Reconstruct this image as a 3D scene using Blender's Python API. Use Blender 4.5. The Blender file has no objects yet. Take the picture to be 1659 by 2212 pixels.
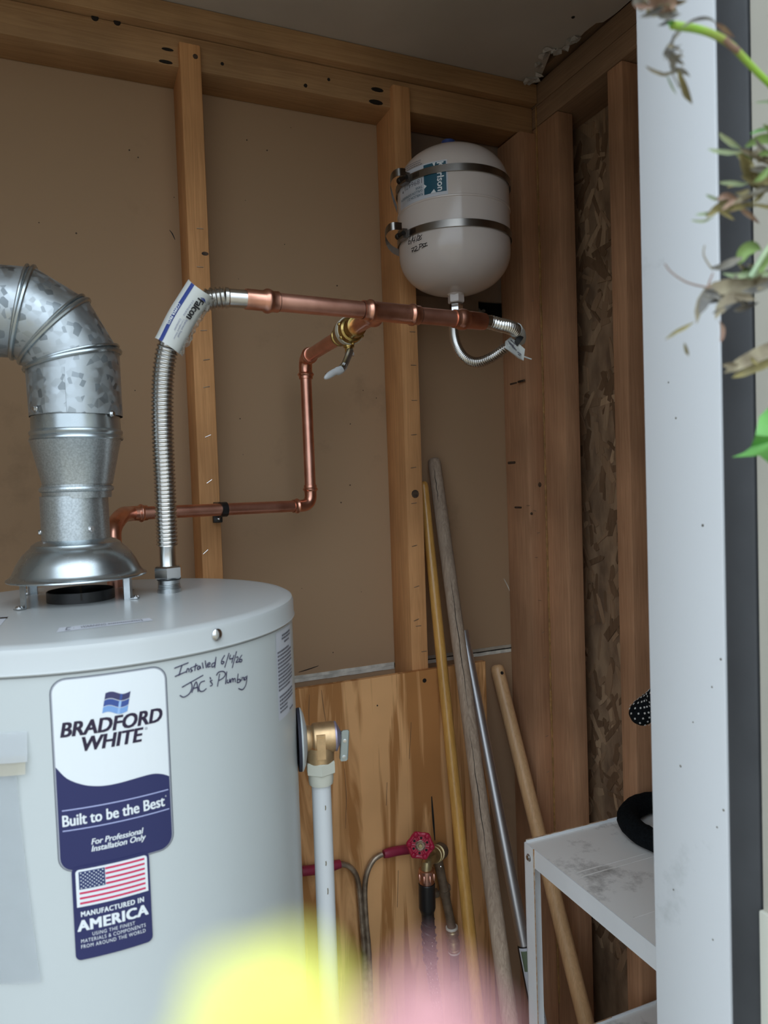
import bpy, math, random
from math import sin, cos, pi, radians, sqrt, atan2
from mathutils import Vector, Matrix

random.seed(7)
SC = bpy.context.scene
COL = SC.collection
W_, H_, FPX = 1659, 2212, 1560.0
ZC = 1.40                                    # eye height above the floor

# ------------------------------------------------------------------ camera
YAW, PITCH, ROLL = 0.40763812, 0.0382181, -0.03454573
_cy, _sy, _cp, _sp = cos(YAW), sin(YAW), cos(PITCH), sin(PITCH)
_f = Vector((_sy*_cp, _cy*_cp, -_sp)); _r = Vector((_cy, -_sy, 0)); _u = _r.cross(_f)
RIGHT = cos(ROLL)*_r + sin(ROLL)*_u
UP = -sin(ROLL)*_r + cos(ROLL)*_u
FWD = _f
EYE = Vector((0, 0, ZC))
cam_data = bpy.data.cameras.new('camera')
cam = bpy.data.objects.new('camera', cam_data); COL.objects.link(cam)
m = Matrix((RIGHT, UP, -FWD)).transposed().to_4x4(); m.translation = EYE
cam.matrix_world = m
cam_data.sensor_fit = 'HORIZONTAL'; cam_data.sensor_width = 36.0
cam_data.lens = FPX/W_*36.0
cam_data.clip_start = 0.004; cam_data.clip_end = 200
cam_data.dof.use_dof = True
cam_data.dof.focus_distance = 1.25
cam_data.dof.aperture_fstop = 11.0
SC.camera = cam

# ------------------------------------------------------------------ sky and exposure
world = bpy.data.worlds.new('overcast_sky'); SC.world = world
world.use_nodes = True
wn, wl = world.node_tree.nodes, world.node_tree.links
wn.clear()
wo = wn.new('ShaderNodeOutputWorld'); wb = wn.new('ShaderNodeBackground')
wt = wn.new('ShaderNodeTexCoord'); wsep = wn.new('ShaderNodeSeparateXYZ'); wr = wn.new('ShaderNodeValToRGB')
wl.new(wt.outputs['Generated'], wsep.inputs[0]); wl.new(wsep.outputs['Z'], wr.inputs[0])
wr.color_ramp.elements[0].position = 0.0; wr.color_ramp.elements[0].color = (0.32, 0.37, 0.42, 1)
wr.color_ramp.elements[1].position = 0.9; wr.color_ramp.elements[1].color = (1.00, 1.15, 1.28, 1)
wl.new(wr.outputs[0], wb.inputs['Color']); wb.inputs['Strength'].default_value = 1.5
wl.new(wb.outputs[0], wo.inputs['Surface'])
vs = SC.view_settings
SC.display_settings.display_device = 'sRGB'
vs.view_transform = 'Standard'; vs.look = 'None'; vs.gamma = 1.0; vs.use_curve_mapping = False
vs.exposure = 1.08
SC.cycles.use_denoising = True
SC.cycles.max_bounces = 8; SC.cycles.diffuse_bounces = 5; SC.cycles.glossy_bounces = 5
SC.cycles.transparent_max_bounces = 12
SC.cycles.caustics_reflective = False; SC.cycles.caustics_refractive = False
SC.cycles.sample_clamp_indirect = 6.0
portal = bpy.data.lights.new('doorway_portal', 'AREA'); portal.shape = 'RECTANGLE'; portal.size = 1.08; portal.size_y = 2.15
portal.cycles.is_portal = True
po = bpy.data.objects.new('doorway_portal', portal); COL.objects.link(po)
po.location = (-0.037, 0.44, 1.075); po.rotation_euler = (-pi/2, 0, 0)

# ------------------------------------------------------------------ measuring helpers
def ray(px, py):
    return RIGHT*((px - W_/2)/FPX) + UP*(-(py - H_/2)/FPX) + FWD
def P(px, py, y):
    d = ray(px, py); return EYE + d*(y/d.y)
def PX(px, py, x):
    d = ray(px, py); return EYE + d*(x/d.x)
def PZ(px, py, z):
    d = ray(px, py); return EYE + d*((z - ZC)/d.z)
def PA(px, py, a):
    return EYE + ray(px, py)*a
def CYL(px, py, c, R):
    """surface coordinates (s, z) of a vertical cylinder"""
    d = ray(px, py); a = d.x**2 + d.y**2
    b = -2*(d.x*c[0] + d.y*c[1]); cc = c[0]**2 + c[1]**2 - R*R
    D = max(b*b - 4*a*cc, 0); t = (-b - sqrt(D))/2/a
    p = d*t
    return atan2(p.x - c[0], -(p.y - c[1]))*R, p.z + ZC
def cyl3(s, z, c, R, off=0.0):
    a = s/R
    return Vector((c[0] + (R+off)*sin(a), c[1] - (R+off)*cos(a), z))

# ------------------------------------------------------------------ materials
def mat(name, color, rough=0.6, metal=0.0, var=0.0, vscale=8.0, stretch=(1, 1, 1), bump=0.0, bscale=None,
        color2=None, spec=0.5, alpha=1.0, trans=0.0, coat=0.0, detail=4.0, lo=0.35, hi=0.65, sss=0.0, rvar=0.0):
    mt = bpy.data.materials.new(name); mt.use_nodes = True
    nt = mt.node_tree; n, l = nt.nodes, nt.links
    b = n['Principled BSDF']
    b.inputs['Base Color'].default_value = (*color, 1)
    b.inputs['Roughness'].default_value = rough; b.inputs['Metallic'].default_value = metal
    b.inputs['Specular IOR Level'].default_value = spec
    b.inputs['Alpha'].default_value = alpha; b.inputs['Transmission Weight'].default_value = trans
    b.inputs['Coat Weight'].default_value = coat
    if sss: b.inputs['Subsurface Weight'].default_value = sss; b.inputs['Subsurface Radius'].default_value = (.003, .003, .001)
    if color2 is None and var:
        color2 = tuple(max(0, c*(1-var)) for c in color)
    if color2 is not None or bump:
        tc = n.new('ShaderNodeTexCoord'); mp = n.new('ShaderNodeMapping')
        mp.inputs['Scale'].default_value = stretch
        oi = n.new('ShaderNodeObjectInfo'); vm = n.new('ShaderNodeVectorMath'); vm.operation = 'ADD'
        mul = n.new('ShaderNodeMath'); mul.operation = 'MULTIPLY'; mul.inputs[1].default_value = 37.0
        l.new(oi.outputs['Random'], mul.inputs[0])
        l.new(tc.outputs['Object'], vm.inputs[0]); l.new(mul.outputs[0], vm.inputs[1])
        l.new(vm.outputs[0], mp.inputs['Vector'])
        ns = n.new('ShaderNodeTexNoise'); ns.inputs['Scale'].default_value = vscale; ns.inputs['Detail'].default_value = detail
        l.new(mp.outputs[0], ns.inputs['Vector'])
        if color2 is not None:
            r = n.new('ShaderNodeValToRGB')
            r.color_ramp.elements[0].position = lo; r.color_ramp.elements[1].position = hi
            r.color_ramp.elements[0].color = (*color2, 1); r.color_ramp.elements[1].color = (*color, 1)
            l.new(ns.outputs['Fac'], r.inputs[0]); l.new(r.outputs[0], b.inputs['Base Color'])
        if rvar:
            mr = n.new('ShaderNodeMapRange'); mr.inputs['To Min'].default_value = rough - rvar; mr.inputs['To Max'].default_value = rough + rvar
            l.new(ns.outputs['Fac'], mr.inputs['Value']); l.new(mr.outputs[0], b.inputs['Roughness'])
        if bump:
            src = ns
            if bscale:
                src = n.new('ShaderNodeTexNoise'); src.inputs['Scale'].default_value = bscale; src.inputs['Detail'].default_value = 3
                l.new(mp.outputs[0], src.inputs['Vector'])
            bp = n.new('ShaderNodeBump'); bp.inputs['Strength'].default_value = bump; bp.inputs['Distance'].default_value = 0.002
            l.new(src.outputs['Fac'], bp.inputs['Height']); l.new(bp.outputs[0], b.inputs['Normal'])
    return mt

def wood(name, c_light, c_dark, stretch, scale=22.0, rough=0.75, dist=2.0, bump=0.25, blotch=0.25, contrast=(0.25, 0.75), spec=0.25):
    """long-grained wood: noise bands pulled out along the grain, plus broad blotches"""
    mt = bpy.data.materials.new(name); mt.use_nodes = True
    nt = mt.node_tree; n, l = nt.nodes, nt.links; b = n['Principled BSDF']
    b.inputs['Roughness'].default_value = rough; b.inputs['Specular IOR Level'].default_value = spec
    tc = n.new('ShaderNodeTexCoord'); oi = n.new('ShaderNodeObjectInfo')
    mul = n.new('ShaderNodeMath'); mul.operation = 'MULTIPLY'; mul.inputs[1].default_value = 53.0
    l.new(oi.outputs['Random'], mul.inputs[0])
    add = n.new('ShaderNodeVectorMath'); add.operation = 'ADD'
    l.new(tc.outputs['Object'], add.inputs[0]); l.new(mul.outputs[0], add.inputs[1])
    mp = n.new('ShaderNodeMapping'); mp.inputs['Scale'].default_value = stretch; l.new(add.outputs[0], mp.inputs['Vector'])
    ns = n.new('ShaderNodeTexNoise'); ns.inputs['Scale'].default_value = scale; ns.inputs['Detail'].default_value = 5
    ns.inputs['Distortion'].default_value = dist; l.new(mp.outputs[0], ns.inputs['Vector'])
    r = n.new('ShaderNodeValToRGB'); r.color_ramp.elements[0].position = contrast[0]; r.color_ramp.elements[1].position = contrast[1]
    r.color_ramp.elements[0].color = (*c_dark, 1); r.color_ramp.elements[1].color = (*c_light, 1)
    l.new(ns.outputs['Fac'], r.inputs[0])
    n2 = n.new('ShaderNodeTexNoise'); n2.inputs['Scale'].default_value = 5.0; n2.inputs['Detail'].default_value = 3
    l.new(add.outputs[0], n2.inputs['Vector'])
    mr = n.new('ShaderNodeMapRange'); mr.inputs['From Min'].default_value = 0.3; mr.inputs['From Max'].default_value = 0.7
    mr.inputs['To Min'].default_value = 1 - blotch; mr.inputs['To Max'].default_value = 1 + blotch*0.4
    l.new(n2.outputs['Fac'], mr.inputs['Value'])
    mx = n.new('ShaderNodeVectorMath'); mx.operation = 'SCALE'
    l.new(r.outputs[0], mx.inputs[0]); l.new(mr.outputs[0], mx.inputs['Scale']); l.new(mx.outputs[0], b.inputs['Base Color'])
    bp = n.new('ShaderNodeBump'); bp.inputs['Strength'].default_value = bump; bp.inputs['Distance'].default_value = 0.0015
    l.new(ns.outputs['Fac'], bp.inputs['Height']); l.new(bp.outputs[0], b.inputs['Normal'])
    return mt

def galv(name, base, dark, scale=55.0, rough=0.32):
    """zinc spangle: voronoi crystals with differing shade and gloss"""
    mt = bpy.data.materials.new(name); mt.use_nodes = True
    nt = mt.node_tree; n, l = nt.nodes, nt.links; b = n['Principled BSDF']
    b.inputs['Metallic'].default_value = 0.9
    tc = n.new('ShaderNodeTexCoord'); vo = n.new('ShaderNodeTexVoronoi'); vo.inputs['Scale'].default_value = scale
    l.new(tc.outputs['Object'], vo.inputs['Vector'])
    sep = n.new('ShaderNodeSeparateColor'); l.new(vo.outputs['Color'], sep.inputs[0])
    r = n.new('ShaderNodeValToRGB'); r.color_ramp.elements[0].color = (*dark, 1); r.color_ramp.elements[1].color = (*base, 1)
    r.color_ramp.elements[0].position = 0.02; r.color_ramp.elements[1].position = 0.3
    l.new(sep.outputs[0], r.inputs[0]); l.new(r.outputs[0], b.inputs['Base Color'])
    mr = n.new('ShaderNodeMapRange'); mr.inputs['To Min'].default_value = rough - 0.08; mr.inputs['To Max'].default_value = rough + 0.16
    l.new(sep.outputs[1], mr.inputs['Value']); l.new(mr.outputs[0], b.inputs['Roughness'])
    ns = n.new('ShaderNodeTexNoise'); ns.inputs['Scale'].default_value = 14; l.new(tc.outputs['Object'], ns.inputs['Vector'])
    bp = n.new('ShaderNodeBump'); bp.inputs['Strength'].default_value = 0.12; bp.inputs['Distance'].default_value = 0.004
    l.new(ns.outputs['Fac'], bp.inputs['Height']); l.new(bp.outputs[0], b.inputs['Normal'])
    return mt

def stained(name, base, stain, scale, lo, hi, rough=0.5, amount=0.8, spec=0.5):
    """paint with irregular dirt marks"""
    mt = bpy.data.materials.new(name); mt.use_nodes = True
    nt = mt.node_tree; n, l = nt.nodes, nt.links; b = n['Principled BSDF']
    b.inputs['Roughness'].default_value = rough; b.inputs['Specular IOR Level'].default_value = spec
    tc = n.new('ShaderNodeTexCoord')
    a = n.new('ShaderNodeTexNoise'); a.inputs['Scale'].default_value = scale; a.inputs['Detail'].default_value = 8; a.inputs['Roughness'].default_value = 0.7
    c = n.new('ShaderNodeTexNoise'); c.inputs['Scale'].default_value = scale*0.3; c.inputs['Detail'].default_value = 2
    l.new(tc.outputs['Object'], a.inputs['Vector']); l.new(tc.outputs['Object'], c.inputs['Vector'])
    mu = n.new('ShaderNodeMath'); mu.operation = 'MULTIPLY'; l.new(a.outputs['Fac'], mu.inputs[0]); l.new(c.outputs['Fac'], mu.inputs[1])
    mr = n.new('ShaderNodeMapRange'); mr.inputs['From Min'].default_value = lo; mr.inputs['From Max'].default_value = hi
    mr.inputs['To Min'].default_value = 0; mr.inputs['To Max'].default_value = amount
    l.new(mu.outputs[0], mr.inputs['Value'])
    mx = n.new('ShaderNodeMix'); mx.data_type = 'RGBA'
    mx.inputs['A'].default_value = (*base, 1); mx.inputs['B'].default_value = (*stain, 1)
    l.new(mr.outputs[0], mx.inputs['Factor']); l.new(mx.outputs['Result'], b.inputs['Base Color'])
    return mt

M = {}
GZ = (14, 14, 0.55)      # grain along z
GX = (0.55, 14, 14)      # grain along x
GY = (14, 0.55, 14)      # grain along y
M['drywall'] = stained('drywall_backing_paper', (0.42, 0.275, 0.165), (0.20, 0.13, 0.08), 9, 0.33, 0.5, 0.85, 0.5, 0.2)
M['drywall_shaded'] = mat('drywall_shaded_bay', (0.28, 0.195, 0.14), 0.9, var=0.3, vscale=7)  # darker copy of the drywall; the bay's shade is put into the colour
M['paper_edge'] = mat('white_sheet_edge', (0.80, 0.77, 0.68), 0.8, var=0.35, vscale=40)
M['paper_grey'] = mat('grey_sheet_edge', (0.50, 0.44, 0.36), 0.85, var=0.3, vscale=40)
M['ceiling'] = mat('ceiling_board', (0.56, 0.50, 0.44), 0.9, var=0.12, vscale=5)
M['gypsum'] = mat('torn_gypsum', (0.66, 0.62, 0.58), 0.9, var=0.35, vscale=60, bump=0.6)
M['stud'] = wood('pine_stud', (0.74, 0.38, 0.165), (0.55, 0.265, 0.105), GZ, 9)
M['stud_dark'] = wood('dark_stud', (0.62, 0.34, 0.19), (0.44, 0.225, 0.12), GZ, 9)  # darker stud tone, used for the corner and right wall
M['plate'] = wood('pine_plate', (0.52, 0.31, 0.15), (0.38, 0.21, 0.10), GX, 9)
M['plate_y'] = wood('dark_plate', (0.40, 0.25, 0.15), (0.27, 0.16, 0.095), GY, 9)  # darker plate tone, used along the right wall
M['plywood'] = wood('plywood_face', (0.84, 0.46, 0.205), (0.47, 0.21, 0.07), (9, 9, 0.6), 2.8, 0.6, dist=1.4, bump=0.15, blotch=0.18, contrast=(0.455, 0.55))
M['plywood_edge'] = wood('plywood_edge', (0.45, 0.28, 0.14), (0.25, 0.14, 0.06), (1, 1, 14), 14)
M['osb'] = mat('strand_board', (0.42, 0.27, 0.16), 0.8, color2=(0.20, 0.12, 0.07), vscale=30, stretch=(1, 1, 0.4), bump=0.5)
M['strand_a'] = wood('strand_pale', (0.58, 0.39, 0.24), (0.45, 0.29, 0.17), GZ, 12)
M['strand_b'] = wood('strand_mid', (0.44, 0.28, 0.165), (0.32, 0.19, 0.11), GZ, 12)
M['strand_c'] = wood('strand_brown', (0.27, 0.16, 0.09), (0.18, 0.10, 0.055), GZ, 12)
M['foam'] = mat('amber_bead', (0.46, 0.25, 0.085), 0.6, var=0.4, vscale=90, bump=0.6)
M['steel_dark'] = mat('dark_steel', (0.03, 0.025, 0.022), 0.5, 0.6)
M['knot'] = mat('knot_wood', (0.10, 0.055, 0.03), 0.7, color2=(0.03, 0.018, 0.012), vscale=120)
M['black'] = mat('black_void', (0.012, 0.010, 0.009), 0.9)
M['insulation'] = mat('insulation_wool', (0.30, 0.29, 0.27), 0.95, var=0.6, vscale=90, bump=0.8)
M['concrete'] = mat('concrete_floor', (0.30, 0.27, 0.23), 0.9, var=0.25, vscale=10)
M['white_trim'] = stained('white_door_trim', (0.64, 0.655, 0.675), (0.40, 0.42, 0.42), 22, 0.36, 0.48, 0.45, 0.5)
M['dark_trim'] = mat('dark_weatherstrip', (0.058, 0.060, 0.065), 0.65, var=0.25, vscale=12)
M['beige'] = mat('beige_paint', (0.56, 0.535, 0.46), 0.6, var=0.1, vscale=9)
M['siding'] = mat('outside_siding', (0.50, 0.48, 0.42), 0.7, var=0.08, vscale=6)
M['yard_bounce'] = mat('yard_bounce_tone', (0.25, 0.21, 0.155), 0.95, color2=(0.17, 0.145, 0.105), vscale=3)  # unseen ground; warm tone picked for the light it bounces indoors
M['pale_wall'] = mat('pale_side_wall', (0.68, 0.62, 0.54), 0.9, var=0.08, vscale=4)  # unseen left wall, kept pale to bounce light onto the right wall
M['smear_green'] = None
M['enamel'] = mat('heater_enamel', (0.545, 0.585, 0.590), 0.33, spec=0.5)
M['enamel_top'] = mat('heater_lid_enamel', (0.53, 0.555, 0.560), 0.24, spec=0.5)
M['seam'] = mat('seam_shadow', (0.22, 0.24, 0.25), 0.5)
M['zinc'] = mat('zinc_plated', (0.62, 0.66, 0.68), 0.3, 1.0, var=0.25, vscale=60)
M['chrome'] = mat('bright_steel', (0.72, 0.72, 0.72), 0.16, 1.0)
M['stainless'] = mat('stainless', (0.66, 0.645, 0.62), 0.22, 1.0)
M['strap_steel'] = mat('strap_steel', (0.34, 0.315, 0.29), 0.28, 1.0, var=0.2, vscale=30)
M['galv'] = galv('galvanised_spangle', (0.46, 0.50, 0.525), (0.24, 0.27, 0.29), 130, 0.40)
M['galv_fine'] = mat('galvanised_fine', (0.58, 0.63, 0.655), 0.36, 0.92, color2=(0.42, 0.46, 0.48), vscale=480, detail=3, rvar=0.06)
M['galv_hood'] = mat('galvanised_hood', (0.52, 0.575, 0.60), 0.27, 0.95, var=0.2, vscale=18, rvar=0.1)
M['copper'] = mat('copper', (0.86, 0.46, 0.35), 0.36, 1.0, color2=(0.70, 0.34, 0.25), vscale=30, stretch=(1, 1, 1), rvar=0.08)
M['copper_fit'] = mat('copper_fitting', (0.86, 0.45, 0.33), 0.30, 1.0, color2=(0.70, 0.33, 0.235), vscale=40, rvar=0.08)
M['copper_dark'] = mat('copper_oxide', (0.10, 0.045, 0.03), 0.5, 0.8)
M['brass'] = mat('yellow_brass', (0.62, 0.45, 0.16), 0.25, 1.0, var=0.35, vscale=50)
M['bronze'] = mat('cast_bronze', (0.66, 0.45, 0.25), 0.42, 0.85, var=0.15, vscale=120, bump=0.15)
M['brass_old'] = mat('dull_brass', (0.52, 0.41, 0.22), 0.42, 0.85, var=0.4, vscale=60)
M['iron_old'] = mat('aged_pipe', (0.21, 0.15, 0.10), 0.6, 0.4, var=0.4, vscale=60)
M['ivory_metal'] = mat('ivory_coat', (0.62, 0.58, 0.48), 0.45)
M['white_plastic'] = mat('white_plastic', (0.68, 0.70, 0.72), 0.4, sss=0.0)
M['cpvc'] = mat('ivory_plastic', (0.62, 0.615, 0.53), 0.4)
M['black_plastic'] = mat('black_plastic', (0.012, 0.012, 0.013), 0.35)
M['black_rubber'] = mat('black_rubber', (0.014, 0.015, 0.016), 0.6)
M['collar_black'] = mat('black_flue_collar', (0.02, 0.02, 0.021), 0.4, var=0.4, vscale=40)
M['tank_paint'] = mat('tank_enamel', (0.66, 0.585, 0.545), 0.14)
M['gasket'] = mat('gasket', (0.03, 0.03, 0.045), 0.7)
M['cap_purple'] = mat('anodised_cap', (0.34, 0.30, 0.40), 0.4, 0.6)
M['grey_metal'] = mat('grey_lever', (0.36, 0.40, 0.385), 0.42, 0.7)
M['white_print'] = mat('white_print', (0.78, 0.82, 0.85), 0.35)
M['navy'] = mat('navy_print', (0.022, 0.027, 0.108), 0.34)
M['navy_text'] = mat('plum_ink', (0.018, 0.010, 0.036), 0.45)
M['label_grey'] = mat('label_border', (0.10, 0.11, 0.14), 0.4)
M['label_rim'] = mat('label_rim', (0.36, 0.38, 0.43), 0.4)
M['light_line'] = mat('pale_blue_print', (0.42, 0.46, 0.72), 0.4)
M['flag_red'] = mat('red_print', (0.62, 0.015, 0.10), 0.4)
M['flag_blue'] = mat('blue_print', (0.020, 0.035, 0.13), 0.4)
M['logo_a'] = mat('logo_dark', (0.045, 0.045, 0.13), 0.35)
M['logo_b'] = mat('logo_mid', (0.045, 0.085, 0.30), 0.35)
M['logo_c'] = mat('logo_light', (0.20, 0.36, 0.68), 0.35)
M['logo_hi'] = mat('logo_glint', (0.32, 0.50, 0.80), 0.3)
M['ink'] = mat('marker_ink', (0.030, 0.022, 0.075), 0.5)
M['ink_black'] = mat('black_marker', (0.012, 0.012, 0.016), 0.5)
M['teal'] = mat('teal_print', (0.012, 0.085, 0.135), 0.4)
M['tag_blue'] = mat('tag_blue', (0.030, 0.055, 0.26), 0.4)
M['tag_white'] = mat('tag_paper', (0.66, 0.68, 0.66), 0.45, sss=0.0)
M['tag_print'] = mat('tag_print', (0.20, 0.22, 0.36), 0.5)
M['label_paper'] = mat('label_paper', (0.60, 0.62, 0.68), 0.5)
M['print_grey'] = mat('print_grey', (0.16, 0.16, 0.19), 0.6)
M['pouch'] = mat('clear_pouch', (0.50, 0.54, 0.58), 0.2, alpha=0.42)
M['pouch_tape'] = mat('pouch_tape', (0.60, 0.63, 0.66), 0.25, alpha=0.55)
M['manual'] = mat('manual_paper', (0.52, 0.48, 0.38), 0.7, alpha=0.6)
M['wrap'] = mat('crinkled_film', (0.60, 0.60, 0.56), 0.25, alpha=0.55, bump=1.0, vscale=220, color2=(0.28, 0.27, 0.25))
M['red_paint'] = mat('red_enamel', (0.42, 0.012, 0.050), 0.3, var=0.2, vscale=30)
M['red_grip'] = mat('red_vinyl', (0.34, 0.022, 0.065), 0.42, var=0.25, vscale=30)
M['rod'] = mat('worn_rod', (0.48, 0.39, 0.30), 0.42, 0.7, color2=(0.24, 0.18, 0.13), vscale=50)
M['rose_copper'] = mat('rose_coupler', (0.70, 0.40, 0.33), 0.28, 1.0)
M['handle_yellow'] = wood('varnished_handle', (0.74, 0.41, 0.11), (0.55, 0.27, 0.06), (16, 16, 0.4), 9, 0.28, bump=0.05, spec=0.6)
M['handle_grey'] = wood('weathered_handle', (0.50, 0.385, 0.29), (0.29, 0.21, 0.155), (18, 18, 0.35), 9, 0.85, bump=0.7)
M['handle_tan'] = wood('ash_handle', (0.80, 0.50, 0.26), (0.62, 0.36, 0.175), (16, 16, 0.35), 9, 0.36, bump=0.05, spec=0.5)
M['tube'] = mat('polished_tube', (0.62, 0.62, 0.64), 0.42, 1.0)
M['shelf'] = mat('white_shelf_enamel', (0.86, 0.88, 0.90), 0.42, var=0.06, vscale=12)
M['shelf_top'] = stained('dirty_shelf_top', (0.88, 0.86, 0.83), (0.18, 0.16, 0.14), 26, 0.27, 0.42, 0.5, 0.75)
M['rust'] = mat('rusty_edge', (0.42, 0.20, 0.07), 0.8, color2=(0.55, 0.45, 0.35), vscale=120)
M['ring'] = mat('black_terry', (0.008, 0.010, 0.012), 0.95, bump=1.0, vscale=260, color2=(0.004, 0.005, 0.006), spec=0.1)
M['fleck'] = mat('white_fleck', (0.55, 0.53, 0.50), 0.7)
M['green_print'] = mat('green_print', (0.12, 0.16, 0.09), 0.5)
M['blue_cap'] = mat('blue_cap', (0.03, 0.06, 0.22), 0.4)
M['stem_green'] = mat('stem_green', (0.30, 0.56, 0.055), 0.5, color2=(0.38, 0.44, 0.10), vscale=30)
M['stem_wood'] = mat('stem_wood', (0.22, 0.18, 0.10), 0.7, var=0.4, vscale=40)
M['leaf_bright'] = mat('leaf_bright', (0.16, 0.44, 0.10), 0.5, color2=(0.10, 0.30, 0.06), vscale=40)
M['leaf_green'] = mat('leaf_green', (0.20, 0.30, 0.07), 0.55, color2=(0.12, 0.19, 0.05), vscale=60)
M['leaf_pale'] = mat('leaf_pale', (0.44, 0.50, 0.28), 0.6, color2=(0.26, 0.38, 0.24), vscale=40)
M['leaf_olive'] = mat('leaf_olive', (0.30, 0.25, 0.09), 0.7, color2=(0.20, 0.17, 0.08), vscale=60)
M['leaf_dry'] = mat('leaf_dry', (0.38, 0.33, 0.22), 0.8, color2=(0.22, 0.18, 0.12), vscale=60)
M['leaf_grey'] = mat('leaf_withered', (0.24, 0.22, 0.18), 0.85, color2=(0.10, 0.095, 0.09), vscale=60)
M['leaf_rust'] = mat('leaf_rust', (0.34, 0.22, 0.15), 0.8, color2=(0.22, 0.12, 0.09), vscale=60)
M['petal_yellow'] = mat('petal_yellow', (0.74, 0.73, 0.14), 0.6)
M['petal_pink'] = mat('petal_pink', (0.50, 0.24, 0.25), 0.6)

def smear(name, color, peak):
    mt = bpy.data.materials.new(name); mt.use_nodes = True
    n, l = mt.node_tree.nodes, mt.node_tree.links; b = n['Principled BSDF']
    b.inputs['Base Color'].default_value = (*color, 1); b.inputs['Roughness'].default_value = 0.5
    tc = n.new('ShaderNodeTexCoord'); mp = n.new('ShaderNodeMapping')
    mp.inputs['Location'].default_value = (-1, -1, -1); mp.inputs['Scale'].default_value = (2, 2, 2)
    g = n.new('ShaderNodeTexGradient'); g.gradient_type = 'SPHERICAL'
    l.new(tc.outputs['Generated'], mp.inputs['Vector']); l.new(mp.outputs[0], g.inputs[0])
    ns = n.new('ShaderNodeTexNoise'); ns.inputs['Scale'].default_value = 60; l.new(tc.outputs['Object'], ns.inputs['Vector'])
    mu = n.new('ShaderNodeMath'); mu.operation = 'MULTIPLY'; l.new(g.outputs['Fac'], mu.inputs[0]); l.new(ns.outputs['Fac'], mu.inputs[1])
    m2 = n.new('ShaderNodeMath'); m2.operation = 'MULTIPLY'; m2.inputs[1].default_value = peak; m2.use_clamp = True
    l.new(mu.outputs[0], m2.inputs[0]); l.new(m2.outputs[0], b.inputs['Alpha'])
    return mt
M['smear_green'] = smear('green_scuff', (0.16, 0.36, 0.30), 2.2)
M['smear_grey'] = smear('grey_scuff', (0.30, 0.34, 0.26), 1.2)
M['smear_dark'] = smear('dark_stain', (0.03, 0.02, 0.015), 4.0)
M['smear_brown'] = smear('brown_stain', (0.10, 0.06, 0.035), 2.6)

# ------------------------------------------------------------------ mesh helpers
ORG = {}
def mesh_obj(name, verts, faces, material, parent=None, smooth=30, origin=None):
    vs_ = [Vector(v) for v in verts]
    lo = Vector([min(v[i] for v in vs_) for i in range(3)]); hi = Vector([max(v[i] for v in vs_) for i in range(3)])
    o_ = Vector(origin) if origin is not None else ((lo+hi)/2 if parent else Vector(((lo.x+hi.x)/2, (lo.y+hi.y)/2, lo.z)))
    me = bpy.data.meshes.new(name)
    me.from_pydata([tuple(v - o_) for v in vs_], [], faces)
    mats = material if isinstance(material, (list, tuple)) else [material]
    for mm in mats: me.materials.append(mm)
    if smooth:
        for p in me.polygons: p.use_smooth = True
        me.set_sharp_from_angle(angle=radians(smooth))
    me.update()
    ob = bpy.data.objects.new(name, me); COL.objects.link(ob)
    ORG[ob] = o_
    if parent is not None:
        ob.parent = parent; ob.location = o_ - ORG[parent]
    else:
        ob.location = o_
    return ob

def thing(name, label, cat, loc, group=None):
    o = bpy.data.objects.new(name, None); COL.objects.link(o); o.location = loc; o.empty_display_size = 0.05
    ORG[o] = Vector(loc); o['label'] = label; o['category'] = cat
    if group: o['group'] = group
    return o
def struct(name, loc=(0, 0, 0), label=None):
    o = bpy.data.objects.new(name, None); COL.objects.link(o); o.location = loc; ORG[o] = Vector(loc)
    o['kind'] = 'structure'
    if label: o['label'] = label
    return o
def tag(o, label, cat=None, group=None):
    o['label'] = label
    if cat: o['category'] = cat
    if group: o['group'] = group
    return o

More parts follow.
